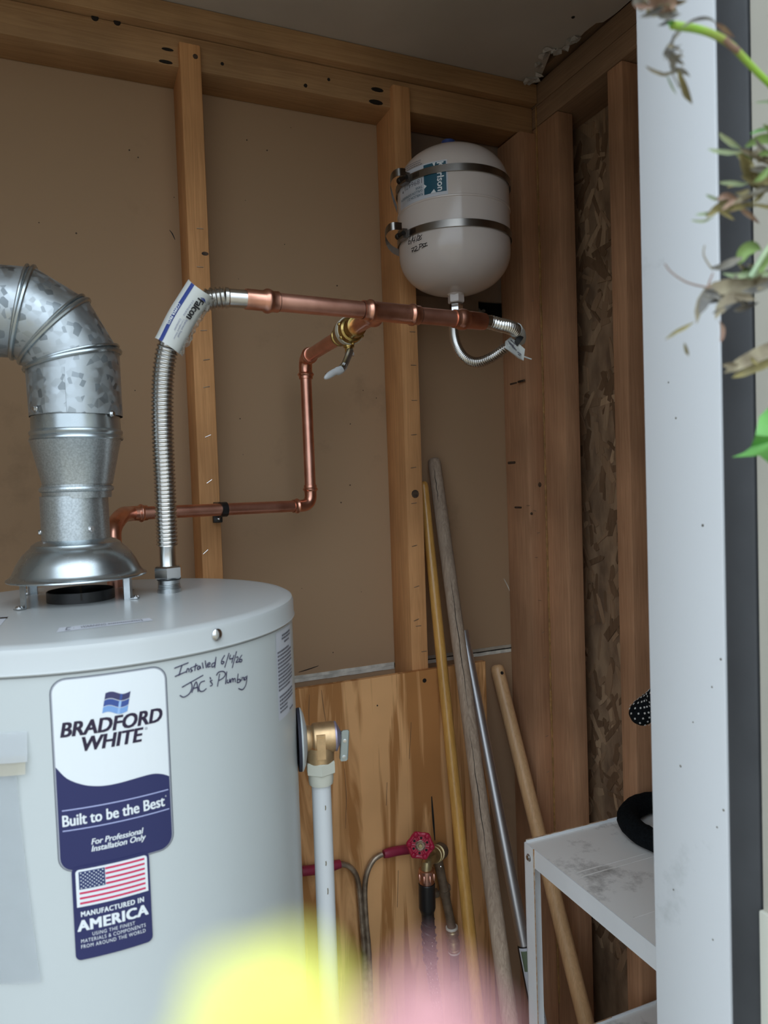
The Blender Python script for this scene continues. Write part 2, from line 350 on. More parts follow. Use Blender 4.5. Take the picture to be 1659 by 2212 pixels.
class MB:
    def __init__(s): s.v = []; s.f = []
    def add(s, v, f):
        b = len(s.v); s.v += [Vector(x) for x in v]; s.f += [tuple(i+b for i in q) for q in f]; return s
    def box(s, x0, x1, y0, y1, z0, z1, bev=0.0):
        if bev <= 0:
            v = [(x, y, z) for x in (x0, x1) for y in (y0, y1) for z in (z0, z1)]
            return s.add(v, [(0, 1, 3, 2), (4, 6, 7, 5), (0, 4, 5, 1), (2, 3, 7, 6), (0, 2, 6, 4), (1, 5, 7, 3)])
        import bmesh
        bm = bmesh.new()
        r = bmesh.ops.create_cube(bm, size=1.0)
        for q in r['verts']:
            q.co = ((x0+x1)/2 + q.co.x*(x1-x0), (y0+y1)/2 + q.co.y*(y1-y0), (z0+z1)/2 + q.co.z*(z1-z0))
        bmesh.ops.bevel(bm, geom=list(bm.edges), offset=bev, segments=2, affect='EDGES', profile=0.5)
        bm.verts.ensure_lookup_table(); bm.verts.index_update()
        s.add([q.co.copy() for q in bm.verts], [[q.index for q in f.verts] for f in bm.faces]); bm.free()
        return s
    def lathe(s, prof, c, axis=(0, 0, 1), seg=40, cap=True, a0=0.0, a1=2*pi):
        ax = Vector(axis).normalized()
        ref = Vector((1, 0, 0)) if abs(ax.x) < 0.9 else Vector((0, 1, 0))
        e1 = (ref - ax*ref.dot(ax)).normalized(); e2 = ax.cross(e1); c = Vector(c)
        full = abs(a1-a0-2*pi) < 1e-6
        nn = seg if full else seg+1
        v = []; f = []
        for r, h in prof:
            for i in range(nn):
                a = a0 + (a1-a0)*i/seg
                v.append(c + ax*h + e1*(r*cos(a)) + e2*(r*sin(a)))
        for j in range(len(prof)-1):
            for i in range(seg):
                k = (i+1) % nn
                f.append((j*nn+i, j*nn+k, (j+1)*nn+k, (j+1)*nn+i))
        if cap and full:
            f.append(tuple(reversed(range(nn)))); f.append(tuple(range((len(prof)-1)*nn, len(prof)*nn)))
        return s.add(v, f)
    def tube(s, pts, rad, seg=16, cap=True, flat=None):
        pts = [Vector(p) for p in pts]; n = len(pts)
        rr = rad if isinstance(rad, (list, tuple)) else [rad]*n
        tg = [(pts[min(i+1, n-1)] - pts[max(i-1, 0)]).normalized() for i in range(n)]
        ref = Vector((0, 0, 1)) if abs(tg[0].z) < 0.9 else Vector((0, 1, 0))
        e = (ref - tg[0]*ref.dot(tg[0])).normalized()
        v = []; f = []
        for i in range(n):
            e = (e - tg[i]*e.dot(tg[i])).normalized(); b = tg[i].cross(e)
            for k in range(seg):
                a = 2*pi*k/seg
                v.append(pts[i] + e*(rr[i]*cos(a)) + b*(rr[i]*sin(a)*(flat or 1)))
        for i in range(n-1):
            for k in range(seg):
                k2 = (k+1) % seg
                f.append((i*seg+k, i*seg+k2, (i+1)*seg+k2, (i+1)*seg+k))
        if cap:
            f.append(tuple(reversed(range(seg)))); f.append(tuple(range((n-1)*seg, n*seg)))
        return s.add(v, f)
    def prism(s, poly, h):
        """closed polygon (3-D points) pushed along vector h"""
        n = len(poly); h = Vector(h); p = [Vector(q) for q in poly]
        f = [tuple(reversed(range(n))), tuple(range(n, 2*n))]
        for i in range(n):
            j = (i+1) % n; f.append((i, j, n+j, n+i))
        return s.add(p + [q+h for q in p], f)
    def sphere(s, c, r, seg=12, rings=8, sc=(1, 1, 1)):
        v = []; f = []; c = Vector(c)
        for j in range(rings+1):
            t = pi*j/rings
            for i in range(seg):
                a = 2*pi*i/seg
                v.append(c + Vector((r*sin(t)*cos(a)*sc[0], r*sin(t)*sin(a)*sc[1], r*cos(t)*sc[2])))
        for j in range(rings):
            for i in range(seg):
                k = (i+1) % seg; f.append((j*seg+i, (j+1)*seg+i, (j+1)*seg+k, j*seg+k))
        return s.add(v, f)
    def build(s, name, material, parent=None, smooth=30, origin=None):
        return mesh_obj(name, s.v, s.f, material, parent, smooth, origin)

def smooth_path(ctrl, n):
    """Catmull-Rom through the control points, n samples evenly by length"""
    c = [Vector(p) for p in ctrl]; c = [2*c[0]-c[1]] + c + [2*c[-1]-c[-2]]
    fine = []
    for i in range(1, len(c)-2):
        for k in range(24):
            t = k/24; p0, p1, p2, p3 = c[i-1], c[i], c[i+1], c[i+2]
            fine.append(0.5*((2*p1) + (p2-p0)*t + (2*p0-5*p1+4*p2-p3)*t*t + (3*p1-p0-3*p2+p3)*t**3))
    fine.append(c[-2])
    L = [0]
    for a, b in zip(fine, fine[1:]): L.append(L[-1] + (b-a).length)
    out = []; j = 0
    for i in range(n):
        d = L[-1]*i/(n-1)
        while j < len(L)-2 and L[j+1] < d: j += 1
        t = (d-L[j])/max(L[j+1]-L[j], 1e-9); out.append(fine[j].lerp(fine[j+1], min(t, 1)))
    return out, L[-1]

def corrugated(ctrl, r_out, r_in, pitch, seg=22, per=6):
    _, L = smooth_path(ctrl, 10)
    n = int(L/pitch)*per + 1
    pts, _ = smooth_path(ctrl, n)
    rr = [r_in + (r_out-r_in)*(0.5+0.5*cos(2*pi*i/per))**0.7 for i in range(n)]
    return MB().tube(pts, rr, seg)

# flat print: text and shapes laid on a surface function S(u, v, off)
def text2d(body, bold=0.0, shear=0.0, space=1.0):
    cu = bpy.data.curves.new('lettering', 'FONT'); cu.body = body; cu.size = 1.0
    cu.offset = bold; cu.shear = shear; cu.space_character = space; cu.resolution_u = 3
    cu.dimensions = '2D'; cu.fill_mode = 'BOTH'
    ob = bpy.data.objects.new('lettering', cu); COL.objects.link(ob)
    dg = bpy.context.evaluated_depsgraph_get(); dg.update()
    me = bpy.data.meshes.new_from_object(ob.evaluated_get(dg))
    v = [(q.co.x, q.co.y) for q in me.vertices]; f = [tuple(p.vertices) for p in me.polygons]
    bpy.data.objects.remove(ob); bpy.data.meshes.remove(me); bpy.data.curves.remove(cu)
    return v, f
def text_fit(body, u0, u1, v0, v1, bold=0.0, shear=0.0, space=1.0, keep=None):
    """text stretched into the box (u0..u1, v0..v1); keep = vertical extent of a plain capital"""
    v, f = text2d(body, bold, shear, space)
    x0 = min(p[0] for p in v); x1 = max(p[0] for p in v); y0 = min(p[1] for p in v); y1 = max(p[1] for p in v)
    if keep: y0, y1 = 0.0 - bold, 0.70 + bold
    return [(u0 + (p[0]-x0)/(x1-x0)*(u1-u0), v0 + (p[1]-y0)/(y1-y0)*(v1-v0)) for p in v], f
class Decal:
    def __init__(s, S): s.S = S; s.v = []; s.f = []
    def add2d(s, vf, off):
        v, f = vf; b = len(s.v); s.v += [s.S(u, w, off) for u, w in v]; s.f += [tuple(i+b for i in q) for q in f]; return s
    def text(s, *a, off=0.0006, heavy=0.0, **k):
        vf = text_fit(*a, **k)
        for q in ((0, 0),) if not heavy else ((-1, -.5), (1, -.5), (-1, .5), (1, .5), (0, 0)):
            s.add2d(([(u + q[0]*heavy, v + q[1]*heavy) for u, v in vf[0]], vf[1]), off + .00002*(q[0]+2*q[1]))
        return s
    def rect(s, u0, u1, v0, v1, off=0.0003, nu=8):
        v = []; f = []
        for i in range(nu+1):
            u = u0 + (u1-u0)*i/nu; v += [(u, v0), (u, v1)]
        for i in range(nu): f.append((2*i, 2*i+2, 2*i+3, 2*i+1))
        return s.add2d((v, f), off)
    def columns(s, cols, off):
        """cols: list of (u, v_low, v_high)"""
        v = []; f = []
        for u, a, b in cols: v += [(u, a), (u, b)]
        for i in range(len(cols)-1): f.append((2*i, 2*i+2, 2*i+3, 2*i+1))
        return s.add2d((v, f), off)
    def rounded(s, u0, u1, v0, v1, r, off, n=6, corners=(1, 1, 1, 1)):
        """rounded rectangle as columns; corners: bl, br, tr, tl"""
        cols = []
        us = [u0 + r*(1-cos(pi/2*i/n)) for i in range(n+1)] + [u0 + r + (u1-u0-2*r)*i/8 for i in range(1, 8)] + [u1 - r*(1-sin(pi/2*i/n)) for i in range(n+1)]
        for u in us:
            lo, hi = v0, v1
            if u < u0+r:
                d = r - sqrt(max(r*r - (u0+r-u)**2, 0))
                lo += d*corners[0]; hi -= d*corners[3]
            elif u > u1-r:
                d = r - sqrt(max(r*r - (u-(u1-r))**2, 0))
                lo += d*corners[1]; hi -= d*corners[2]
            cols.append((u, lo, hi))
        return s.columns(cols, off)
    def dot(s, u, w, r, off, n=6):
        v = [(u + r*cos(2*pi*i/n), w + r*sin(2*pi*i/n)) for i in range(n)]
        return s.add2d((v, [tuple(range(n))]), off)
    def stroke(s, pts, w, off):
        n = len(pts); v = []; f = []
        for i, p in enumerate(pts):
            a = pts[max(i-1, 0)]; b = pts[min(i+1, n-1)]
            d = (b[0]-a[0], b[1]-a[1]); q = sqrt(d[0]**2+d[1]**2) or 1e-6
            nx, ny = -d[1]/q*w/2, d[0]/q*w/2
            v += [(p[0]-nx, p[1]-ny), (p[0]+nx, p[1]+ny)]
        for i in range(n-1): f.append((2*i, 2*i+2, 2*i+3, 2*i+1))
        return s.add2d((v, f), off)
    def build(s, name, material, parent, label=None):
        o = mesh_obj(name, s.v, s.f, material, parent, smooth=0)
        if label: o['label'] = label
        return o
def curve2(pts, n=5):
    """denser polyline through 2-D points (Catmull-Rom)"""
    if len(pts) < 3: return pts
    c = [(2*pts[0][0]-pts[1][0], 2*pts[0][1]-pts[1][1])] + list(pts) + [(2*pts[-1][0]-pts[-2][0], 2*pts[-1][1]-pts[-2][1])]
    out = []
    for i in range(1, len(c)-2):
        for k in range(n):
            t = k/n
            out.append(tuple(0.5*(2*c[i][j] + (c[i+1][j]-c[i-1][j])*t + (2*c[i-1][j]-5*c[i][j]+4*c[i+1][j]-c[i+2][j])*t*t + (3*c[i][j]-c[i-1][j]-3*c[i+1][j]+c[i+2][j])*t**3) for j in (0, 1)))
    out.append(pts[-1]); return out

def hexnut(c, axis, r, h, chamfer=0.12, hole=None):
    ax = Vector(axis).normalized(); ref = Vector((1, 0, 0)) if abs(ax.x) < 0.9 else Vector((0, 1, 0))
    e1 = (ref - ax*ref.dot(ax)).normalized(); e2 = ax.cross(e1); c = Vector(c)
    mb = MB(); v = []; f = []
    for rr, hh in ((r*(1-chamfer), 0), (r, h*chamfer), (r, h*(1-chamfer)), (r*(1-chamfer), h)):
        for i in range(6):
            a = 2*pi*i/6 + 0.3
            v.append(c + ax*hh + e1*(rr*cos(a)) + e2*(rr*sin(a)))
    for j in range(3):
        for i in range(6):
            k = (i+1) % 6; f.append((j*6+i, j*6+k, (j+1)*6+k, (j+1)*6+i))
    f.append(tuple(reversed(range(6)))); f.append(tuple(range(18, 24)))
    return mb.add(v, f)

# ================================================================== SETTING
YS, YD, XR = 1.30, 1.388, 0.946              # stud fronts, drywall face, right-hand framing face
ZCEIL = ZC + 0.836; ZSEAM = ZC - 0.382
ground = MB().box(-14, 14, -14, 14, -0.12, -0.02).build('ground', M['yard_bounce'], smooth=0); ground['kind'] = 'structure'
floor = MB().box(-0.62, 1.10, 0.42, 1.46, -0.02, 0.0).build('floor', M['concrete'], smooth=0); floor['kind'] = 'structure'

# back wall
wb_ = struct('wall_back', (0.2, 1.4, 0), 'back wall of brown drywall backing behind pine studs')
MB().box(-0.62, 0.630, YD, YD+0.013, ZSEAM+0.004, ZCEIL).build('panel', M['drywall'], wb_, 0)
MB().box(0.632, 0.95, YD, YD+0.013, ZSEAM+0.004, ZC+0.352).build('panel', M['drywall'], wb_, 0)
MB().box(0.632, 0.95, YD+0.004, YD+0.013, ZC+0.398, ZCEIL).build('panel', M['drywall_shaded'], wb_, 0)
MB().box(0.632, 0.845, YD+0.003, YD+0.013, ZC+0.352, ZC+0.398).build('panel', M['drywall_shaded'], wb_, 0)
MB().box(-0.62, 0.95, YD, YD+0.013, 0.0, ZSEAM-0.006).build('panel', M['drywall'], wb_, 0)
MB().box(-0.62, 1.12, YD+0.05, YD+0.07, 0.0, ZCEIL+0.2).build('outer_sheathing', M['black'], wb_, 0)
mb = MB()
for k in range(9):
    c = Vector((random.uniform(0.850, 0.885), YD+0.015, ZC+random.uniform(0.357, 0.385)))
    mb.sphere(c, random.uniform(0.005, 0.009), 8, 5, (1, .5, .7))
tag(mb.build('insulation_tuft', M['insulation'], wb_), 'pale wool showing in a gap of the drywall')
for x0, x1 in ((0.26, 0.610), (0.650, 0.902)):
    for z0, h in ((ZSEAM+(0.0018 if x0 > .5 else -.0006), 0.0065), (ZSEAM-0.0080, 0.0072)):
        mb = MB(); n = 14
        for i in range(n):
            a = x0 + (x1-x0)*i/n; b = x0 + (x1-x0)*(i+1)/n; j = random.uniform(-.0004, .0004)
            mb.box(a, b, YD-0.0016, YD+0.002, z0+j, z0+h+j)
        tag(mb.build('sheet_edge', M['paper_edge'] if z0 < ZSEAM else M['paper_grey'], wb_, 0), 'white paper edge of the drywall joint')
    MB().box(x0, x1, YD-0.0005, YD+0.002, ZSEAM-0.0012, ZSEAM+(0.0022 if x0 > .5 else 0.0)).build('joint_gap', M['steel_dark'], wb_, 0)
def bevel_stud(x0, x1, y0, y1, z0, z1, material, parent, name='stud'):
    return MB().box(x0, x1, y0, y1, z0, z1, 0.0025).build(name, material, parent)
stud_l = bevel_stud(0.207, 0.2435, YS, YD-0.0005, 0.04, ZC+0.776, M['stud'], wb_)
stud_m = bevel_stud(0.611, 0.6480, YS, YD-0.0005, 0.04, ZC+0.778, M['stud'], wb_)
stud_c = bevel_stud(0.902, 0.9450, YS, YD-0.0005, 0.04, ZC+0.735, M['stud_dark'], wb_)
bevel_stud(-0.62, 0.9455, YS-0.006, YD-0.0005, ZC+0.795, ZCEIL-0.0005, M['plate'], wb_, 'top_plate')
bevel_stud(-0.62, 0.9455, YS+0.013, YD-0.0005, ZC+0.738, ZC+0.794, M['plate'], wb_, 'top_plate')
bevel_stud(-0.62, 0.9455, YS, YD-0.0005, 0.0, 0.038, M['stud_dark'], wb_, 'bottom_plate')
plate = [o for o in wb_.children if o.name.startswith('top_plate')][1]
def plug(px, py, y, r, material=None, name='nail_hole', parent=None, d=0.0012, sx=1.0):
    p = P(px, py, y)
    mb = MB().lathe([(r, 0), (r*0.92, d), (r*0.3, d*1.1)], p, (0, -1, 0), 10)
    if sx != 1:
        mb.v = [Vector((p.x + (v.x-p.x)*sx, v.y, p.z + (v.z-p.z))) for v in mb.v]
    return mb.build(name, material or M['steel_dark'], parent)
for px, py, r in ((205, 38, .0060), (253, 48, .0058), (503, 73, .0062), (480, 138, .003), (660, 185, .0035), (710, 172, .003)):
    plug(px, py, YS+0.013, r, parent=plate)
for px, py, r, sx in ((815, 194, .0042, 3.2), (812, 221, .0048, 3.2), (362, 107, .0026, 4), (358, 134, .003, 4)):
    plug(px, py, YS+0.013, r, parent=plate, sx=sx, name='dark_gouge')
def staple(px, py, y, parent, ang=0.0, w=0.0055, r=0.0007, material=None):
    c = P(px, py, y); d = Vector((cos(ang), 0, sin(ang)))*w
    return MB().tube([c-d+Vector((0, .003, 0)), c-d+Vector((0, -.0009, 0)), c+d+Vector((0, -.0009, 0)), c+d+Vector((0, .003, 0))], r, 6).build('staple', material or M['rod'], parent)
for px, py, a in ((432, 577, 0), (440, 714, .1), (446, 777, .2), (446, 836, .2), (449, 942, .4), (452, 1040, .6), (444, 1192, .7), (432, 494, 0)):
    staple(px, py, YS, stud_l, a, material=M['chrome'] if py > 900 else None)
for px, py, a in ((891, 717, 0), (893, 789, 0), (895, 865, 0), (894, 939, .1), (893, 1010, .1), (894, 1087, .1), (895, 1179, .2), (900, 1267, .2), (899, 1339, .3), (904, 1352, 0), (916, 1407, 0)):
    staple(px, py, YS, stud_m, a)
for px, py, a in ((1150, 650, .2), (1142, 1092, 0), (1155, 1103, -.3), (1163, 1151, 0), (1158, 1204, -.1), (1166, 1297, -.2), (1176, 1420, .4), (1173, 1366, .3), (1181, 1590, .2), (1183, 1667, .3)):
    staple(px, py, YS, stud_c, a, 0.003, .0005)
plug(897, 1067, YS, 0.0085, M['knot'], 'knot', stud_m, 0.0008)
plug(422, 122, YS, 0.0045, M['knot'], 'knot', stud_l, 0.0006)
plug(443, 548, YS, 0.0035, M['knot'], 'knot', stud_l, 0.0006, 1.8)
plug(1166, 1047, YS, 0.0055, M['knot'], 'knot', stud_c, 0.0006, .8)
for px, py, r in ((1113, 1096, .0022), (1136, 1109, .0030), (1099, 1000, .0030), (1103, 830, .002), (1120, 825, .0025)):
    plug(px, py, YS+.02, r, M['knot'], 'nail_hole', stud_c, 0.022)
def mark(name, pts, y, w, material, parent, thick=0.0006):
    p = [P(a, b, y) for a, b in pts]; pp, _ = smooth_path(p, 3*len(p)) if len(p) > 2 else (p, 0)
    v = []; f = []; n = len(pp)
    for i, q in enumerate(pp):
        t = (pp[min(i+1, n-1)]-pp[max(i-1, 0)]).normalized(); s_ = Vector((-t.z, 0, t.x))*w*0.5*(0.35+0.65*sin(pi*(i+.5)/n))
        v += [q-s_-Vector((0, thick, 0)), q+s_-Vector((0, thick, 0))]
    for i in range(n-1): f.append((2*i, 2*i+2, 2*i+3, 2*i+1))
    return mesh_obj(name, v, f, material, parent, 0)
mark('scratch', [(366, 497), (372, 505), (378, 518)], YD, .002, M['steel_dark'], wb_)
mark('scratch', [(1088, 1250), (1096, 1265), (1101, 1277)], YD, .0022, M['paper_edge'], wb_)
mark('scratch', [(1010, 266), (1011, 282), (1011, 299)], YD-.01, .003, M['tube'], wb_)
mark('scratch', [(645, 1452), (668, 1445), (688, 1438)], YD, .002, M['steel_dark'], wb_)
def patch(name, px, py, w, h, y, material, parent, dy=0.0012):
    c = P(px, py, y-dy)
    v = [c+Vector((-w, 0, -h)), c+Vector((w, 0, -h)), c+Vector((w, 0, h)), c+Vector((-w, 0, h)), c+Vector((-w, .0004, -h)), c+Vector((w, .0004, -h)), c+Vector((w, .0004, h)), c+Vector((-w, .0004, h))]
    return mesh_obj(name, v, [(0, 1, 2, 3)], material, parent, 0)
for px, py, w, h in ((985, 985, .022, .030), (930, 975, .014, .02), (1035, 972, .012, .010), (955, 935, .006, .02), (1018, 862, .02, .012), (990, 870, .012, .01), (803, 880, .01, .012), (845, 1360, .010, .018), (835, 990, .008, .014)):
    patch('damp_stain', px, py, w, h, YD, M['smear_brown'], wb_)
random.seed(3)
for k in range(46):
    px, py = random.uniform(60, 830), random.uniform(250, 1420)
    if 380 < px < 500: continue
    plug(px, py, YD, random.uniform(.0007, .0016), M['knot'], 'fly_speck', wb_, 0.0006)

# right wall
wr_ = struct('wall_right', (1.0, 1.0, 0), 'right wall of strand board behind rough studs')
XO = 1.035
osb = MB().box(XO, XO+0.012, 0.56, 1.46, 0.0, ZCEIL+0.2).build('strand_panel', M['osb'], wr_, 0)
bevel_stud(XR, XR+0.038, 1.2275, YS+0.06, 0.04, ZC+0.749, M['stud_dark'], wr_)
stud_r2 = bevel_stud(XR, XO-0.0005, 1.040, 1.080, 0.04, ZC+0.749, M['stud_dark'], wr_)
bevel_stud(XR, XO-0.0005, 0.60, 0.638, 0.04, ZC+0.749, M['stud_dark'], wr_)
bevel_stud(XR, XO-0.0005, 0.56, YD, ZC+0.750, ZC+0.792, M['plate_y'], wr_, 'top_plate')
bevel_stud(XR+0.001, XO-0.0005, 0.56, YD, ZC+0.793, ZC+0.838, M['plate_y'], wr_, 'top_plate')
bevel_stud(XR-0.010, XO-0.0005, 0.56, YD, ZC+0.849, ZC+0.975, M['plate_y'], wr_, 'rim_board')
bevel_stud(XR, XO-0.0005, 0.56, YS-0.001, 0.0, 0.038, M['plate_y'], wr_, 'bottom_plate')
pts, L = smooth_path([(XR-0.001, YS-0.001, ZC+0.79)] + [(XR-0.001+random.uniform(-.0012, .0012), YS-0.001, ZC+0.79-0.14*i) for i in range(1, 15)], 260)
tag(MB().tube(pts, [0.0024*(1+random.uniform(-.45, .35)) for _ in pts], 7).build('glue_bead', M['foam'], wr_), 'amber glue bead running down the corner joint')
random.seed(21)
for k in range(290):
    yy = random.uniform(1.165, 1.296); zz = random.uniform(0.35, ZC+0.74)
    ln = random.uniform(0.016, 0.070); wd = random.uniform(0.006, 0.019); a = random.gauss(pi/2, 0.65)
    d = Vector((0, cos(a), sin(a))); e = Vector((0, -sin(a), cos(a)))
    jag = [(-.5, -.5), (-.1, -.56), (.5, -.35), (.56, .1), (.42, .5), (-.05, .46), (-.52, .38)]
    poly = [Vector((XO-0.0002, yy, zz)) + d*(u*ln*random.uniform(.8, 1.2)) + e*(v*wd*random.uniform(.7, 1.3)) for u, v in jag]
    tilt = random.uniform(0.0006, 0.0026)
    MB().prism(poly, (-tilt, 0, 0)).build('strand', M[random.choice(('strand_a', 'strand_b', 'strand_b', 'strand_c', 'strand_c'))], wr_, 0)

# left and front walls, ceiling
wl_ = struct('wall_left', (-0.62, 0.95, 0))
MB().box(-0.64, -0.621, 0.55, 1.46, 0.0, ZCEIL+0.2).build('panel', M['pale_wall'], wl_, 0)
wf_ = struct('wall_front', (0, 0.5, 0))
MB().box(0.527, 1.06, 0.47, 0.55, 0.0, ZCEIL+0.2).build('panel', M['siding'], wf_, 0)
MB().box(1.062, 2.2, 0.47, 0.55, 0.0, ZCEIL+0.2).build('panel', M['siding'], wf_, 0)
MB().box(-1.9, -0.602, 0.47, 0.55, 0.0, ZCEIL+0.2).build('panel', M['siding'], wf_, 0)
MB().box(-0.602, 0.527, 0.47, 0.55, 2.17, ZCEIL+0.2).build('header', M['siding'], wf_, 0)
ce_ = struct('ceiling', (0.2, 0.95, ZCEIL), 'grey ceiling board with a ragged torn edge')
random.seed(5)
edge = []
tear = [(1150, 182), (1163, 172), (1172, 158), (1180, 138), (1188, 118), (1196, 108), (1214, 106), (1226, 97), (1240, 92), (1252, 82), (1262, 70), (1272, 62), (1288, 50), (1303, 48), (1318, 38), (1340, 30), (1362, 10)]
for a, b in tear:
    q = PZ(a, b, ZCEIL); edge.append((min(q.x, 0.944), q.y))
edge.append((edge[-1][0], 0.555))
poly = [Vector((-0.62, 0.555, ZCEIL)), Vector((-0.62, YS-0.007+0.08, ZCEIL)), Vector((0.93, YS-0.007+0.08, ZCEIL)), Vector((0.93, YS-0.007, ZCEIL))] + [Vector((x, y, ZCEIL)) for x, y in edge if y < YS-0.01]
MB().prism(poly, (0, 0, 0.012)).build('ceiling_sheet', M['ceiling'], ce_, 0)
MB().box(-0.66, 1.12, 0.40, 1.47, ZCEIL+0.16, ZCEIL+0.19).build('roof_deck', M['black'], ce_, 0)
for k in range(13):
    t = k/12; x, y = edge[min(int(t*9), len(edge)-2)]
    c = Vector((x-0.010+random.uniform(-.012, .008), min(y-0.002, YS-0.02)+random.uniform(-.008, .008), ZCEIL-0.002)); v = []
    r = random.uniform(.007, .016)*(1.25 if k < 4 else .8); n = 7
    for i in range(n): a = 2*pi*i/n; v.append(c + Vector((r*cos(a)*random.uniform(.6, 1.2), r*sin(a)*random.uniform(.6, 1.2), random.uniform(-.007, .002))))
    top = c + Vector((0, 0, .004)); v += [c + Vector((0, 0, -.004)), top]
    f = []
    for i in range(n): f += [(i, (i+1) % n, n), ((i+1) % n, i, n+1)]
    mesh_obj('torn_scrap', v, f, M['gypsum'], ce_, 0)
plug_ = PZ(1238, 37, ZCEIL); MB().lathe([(.0035, 0), (.003, .001)], plug_, (0, 0, -1), 8).build('screw_head', M['steel_dark'], ce_)

# door side
XJ = 0.505
YJ0 = PX(1395, 1106, XJ).y
YJ1, YJ2 = PX(1552, 600, XJ).y, PX(1622, 600, XJ).y
t1_ = struct('trim_1', (XJ, 0.5, 0), 'white painted door jamb with green scuffs')
MB().box(XJ, XJ+0.020, YJ1+.0005, YJ0, 0.0, 2.15, 0.002).build('jamb_board', M['white_trim'], t1_)
MB().box(-0.60, -0.58, 0.4575, 0.552, 0.0, 2.15, 0.002).build('jamb_board', M['white_trim'], t1_)
MB().box(-0.60, XJ+0.02, 0.4575, 0.552, 2.151, 2.17, 0.002).build('head_board', M['white_trim'], t1_)
def xpatch(name, px, py, w, h, x, material, parent):
    c = PX(px, py, x-0.0008)
    v = [c+Vector((0, -w, -h)), c+Vector((0, w, -h)), c+Vector((0, w, h)), c+Vector((0, -w, h)), c+Vector((.0004, w, h))]
    return mesh_obj(name, v, [(3, 2, 1, 0)], material, parent, 0)
tag(xpatch('scuff', 1432, 1205, .010, .040, XJ, M['smear_green'], t1_), 'pale green scuff')
tag(xpatch('scuff', 1420, 1460, .016, .012, XJ, M['smear_grey'], t1_), 'grey green smudge')
xpatch('scuff', 1480, 1470, .020, .016, XJ, M['smear_grey'], t1_)
xpatch('scuff', 1440, 245, .006, .008, XJ, M['smear_grey'], t1_)
for px, py, r in ((1460, 903, .0011), (1518, 1135, .0014), (1444, 826, .0009), (1470, 1655, .0013), (1563, 1750, .0012), (1557, 1424, .0012), (1549, 1787, .0010), (1538, 1484, .0010), (1497, 1560, .0008), (1455, 1922, .001), (1540, 2030, .001)):
    p = PX(px, py, XJ); MB().lathe([(r, 0), (r*.6, .0004)], p, (-1, 0, 0), 8).build('speck', M['leaf_grey'], t1_)
t2_ = MB().box(XJ+0.001, XJ+0.03, YJ2+.0005, YJ1, 0.0, 2.15, 0.003).build('trim_2', M['dark_trim']); t2_['kind'] = 'structure'; t2_['label'] = 'dark grey weatherstrip beside the white jamb'
d1_ = struct('door_1', (0.52, 0.0, 0), 'beige door standing open beside the jamb')
MB().box(0.5055, 0.550, -0.42, YJ2-.001, 0.02, 2.13, 0.003).build('door_slab', M['beige'], d1_)
MB().box(0.5020, 0.507, YJ2-.024, YJ2-.001, 0.02, ZC-0.36, 0.001).build('door_edge_strip', M['cpvc'], d1_)
MB().lathe([(.012, 0), (.012, .012), (.026, .022), (.028, .040), (.018, .052)], (0.5055, -0.36, 0.95), (-1, 0, 0), 20).build('door_knob', M['zinc'], d1_)
#@@OBJECTS
# ================================================================== WATER HEATER
TC, TR = (0.018, 0.924), 0.234
ZT = ZC - 0.130
def HS(u, v, off): return cyl3(u, ZC+v, TC, TR, off)          # v measured from eye height
heater = thing('water_heater', 'tall pale grey tank water heater with a blue and white label', 'water heater', (TC[0], TC[1], 0.0))
MB().lathe([(TR-0.006, 0.03), (TR, 0.034), (TR, ZC-0.1565), (TR-0.004, ZC-0.153)], (*TC, 0), seg=128).build('jacket', M['enamel'], heater)
MB().lathe([(TR-0.03, 0.0), (TR-0.03, 0.031), (TR-0.01, 0.0312)], (*TC, 0), seg=64).build('base_ring', M['black_plastic'], heater)
lid = MB().lathe([(TR-0.002, ZC-0.1565), (TR+0.0022, ZC-0.1562), (TR+0.0032, ZC-0.1548), (TR+0.0022, ZC-0.1530), (TR+0.0022, ZT-0.0075), (TR+0.0005, ZT-0.0028), (TR-0.004, ZT-0.0004), (TR-0.012, ZT), (0.002, ZT)], (*TC, 0), seg=128).build('lid', M['enamel_top'], heater)
MB().lathe([(TR+0.0006, ZC-0.1578), (TR+0.0006, ZC-0.1564)], (*TC, 0), seg=128, cap=False).build('seam_line', M['seam'], heater)
def radial(px, py, extra=0.0):
    s, z = CYL(px, py, TC, TR+extra); a = s/(TR+extra)
    return cyl3(s, z, TC, TR+extra), Vector((sin(a), -cos(a), 0))
p, nrm = radial(468, 1371, .0022)
MB().lathe([(.0062, 0), (.0060, .0012), (.0046, .0026), (.0018, .0034), (.0003, .0036)], p, nrm, 18).build('screw', M['chrome'], lid)
# big label
D = Decal
lab = D(HS).rounded(-0.0440, 0.0563, -0.3345, -0.1606, 0.0135, 0.0003).build('label', M['label_grey'], heater, 'blue and white maker label')
D(HS).rounded(-0.0431, 0.0554, -0.3338, -0.1613, 0.0128, 0.0005).build('label_rim', M['label_rim'], lab)
D(HS).rounded(-0.0419, 0.0542, -0.3328, -0.1624, 0.0118, 0.0007).build('label_face', M['white_print'], lab)
wave = [(-0.0419, -0.2387), (-0.0330, -0.2500), (-0.0201, -0.2575), (-0.0080, -0.2608), (0.0028, -0.2617), (0.0150, -0.2612), (0.0270, -0.2602), (0.0394, -0.2600), (0.0480, -0.2625), (0.0542, -0.2660)]
cw = curve2(wave, 4); cols = []
r_ = 0.0118
for u, v in cw:
    lo = -0.3328
    if u < -0.0419+r_: lo += r_ - sqrt(max(r_**2 - (-0.0419+r_-u)**2, 0))
    if u > 0.0542-r_: lo += r_ - sqrt(max(r_**2 - (u-0.0542+r_)**2, 0))
    cols.append((u, lo, v))
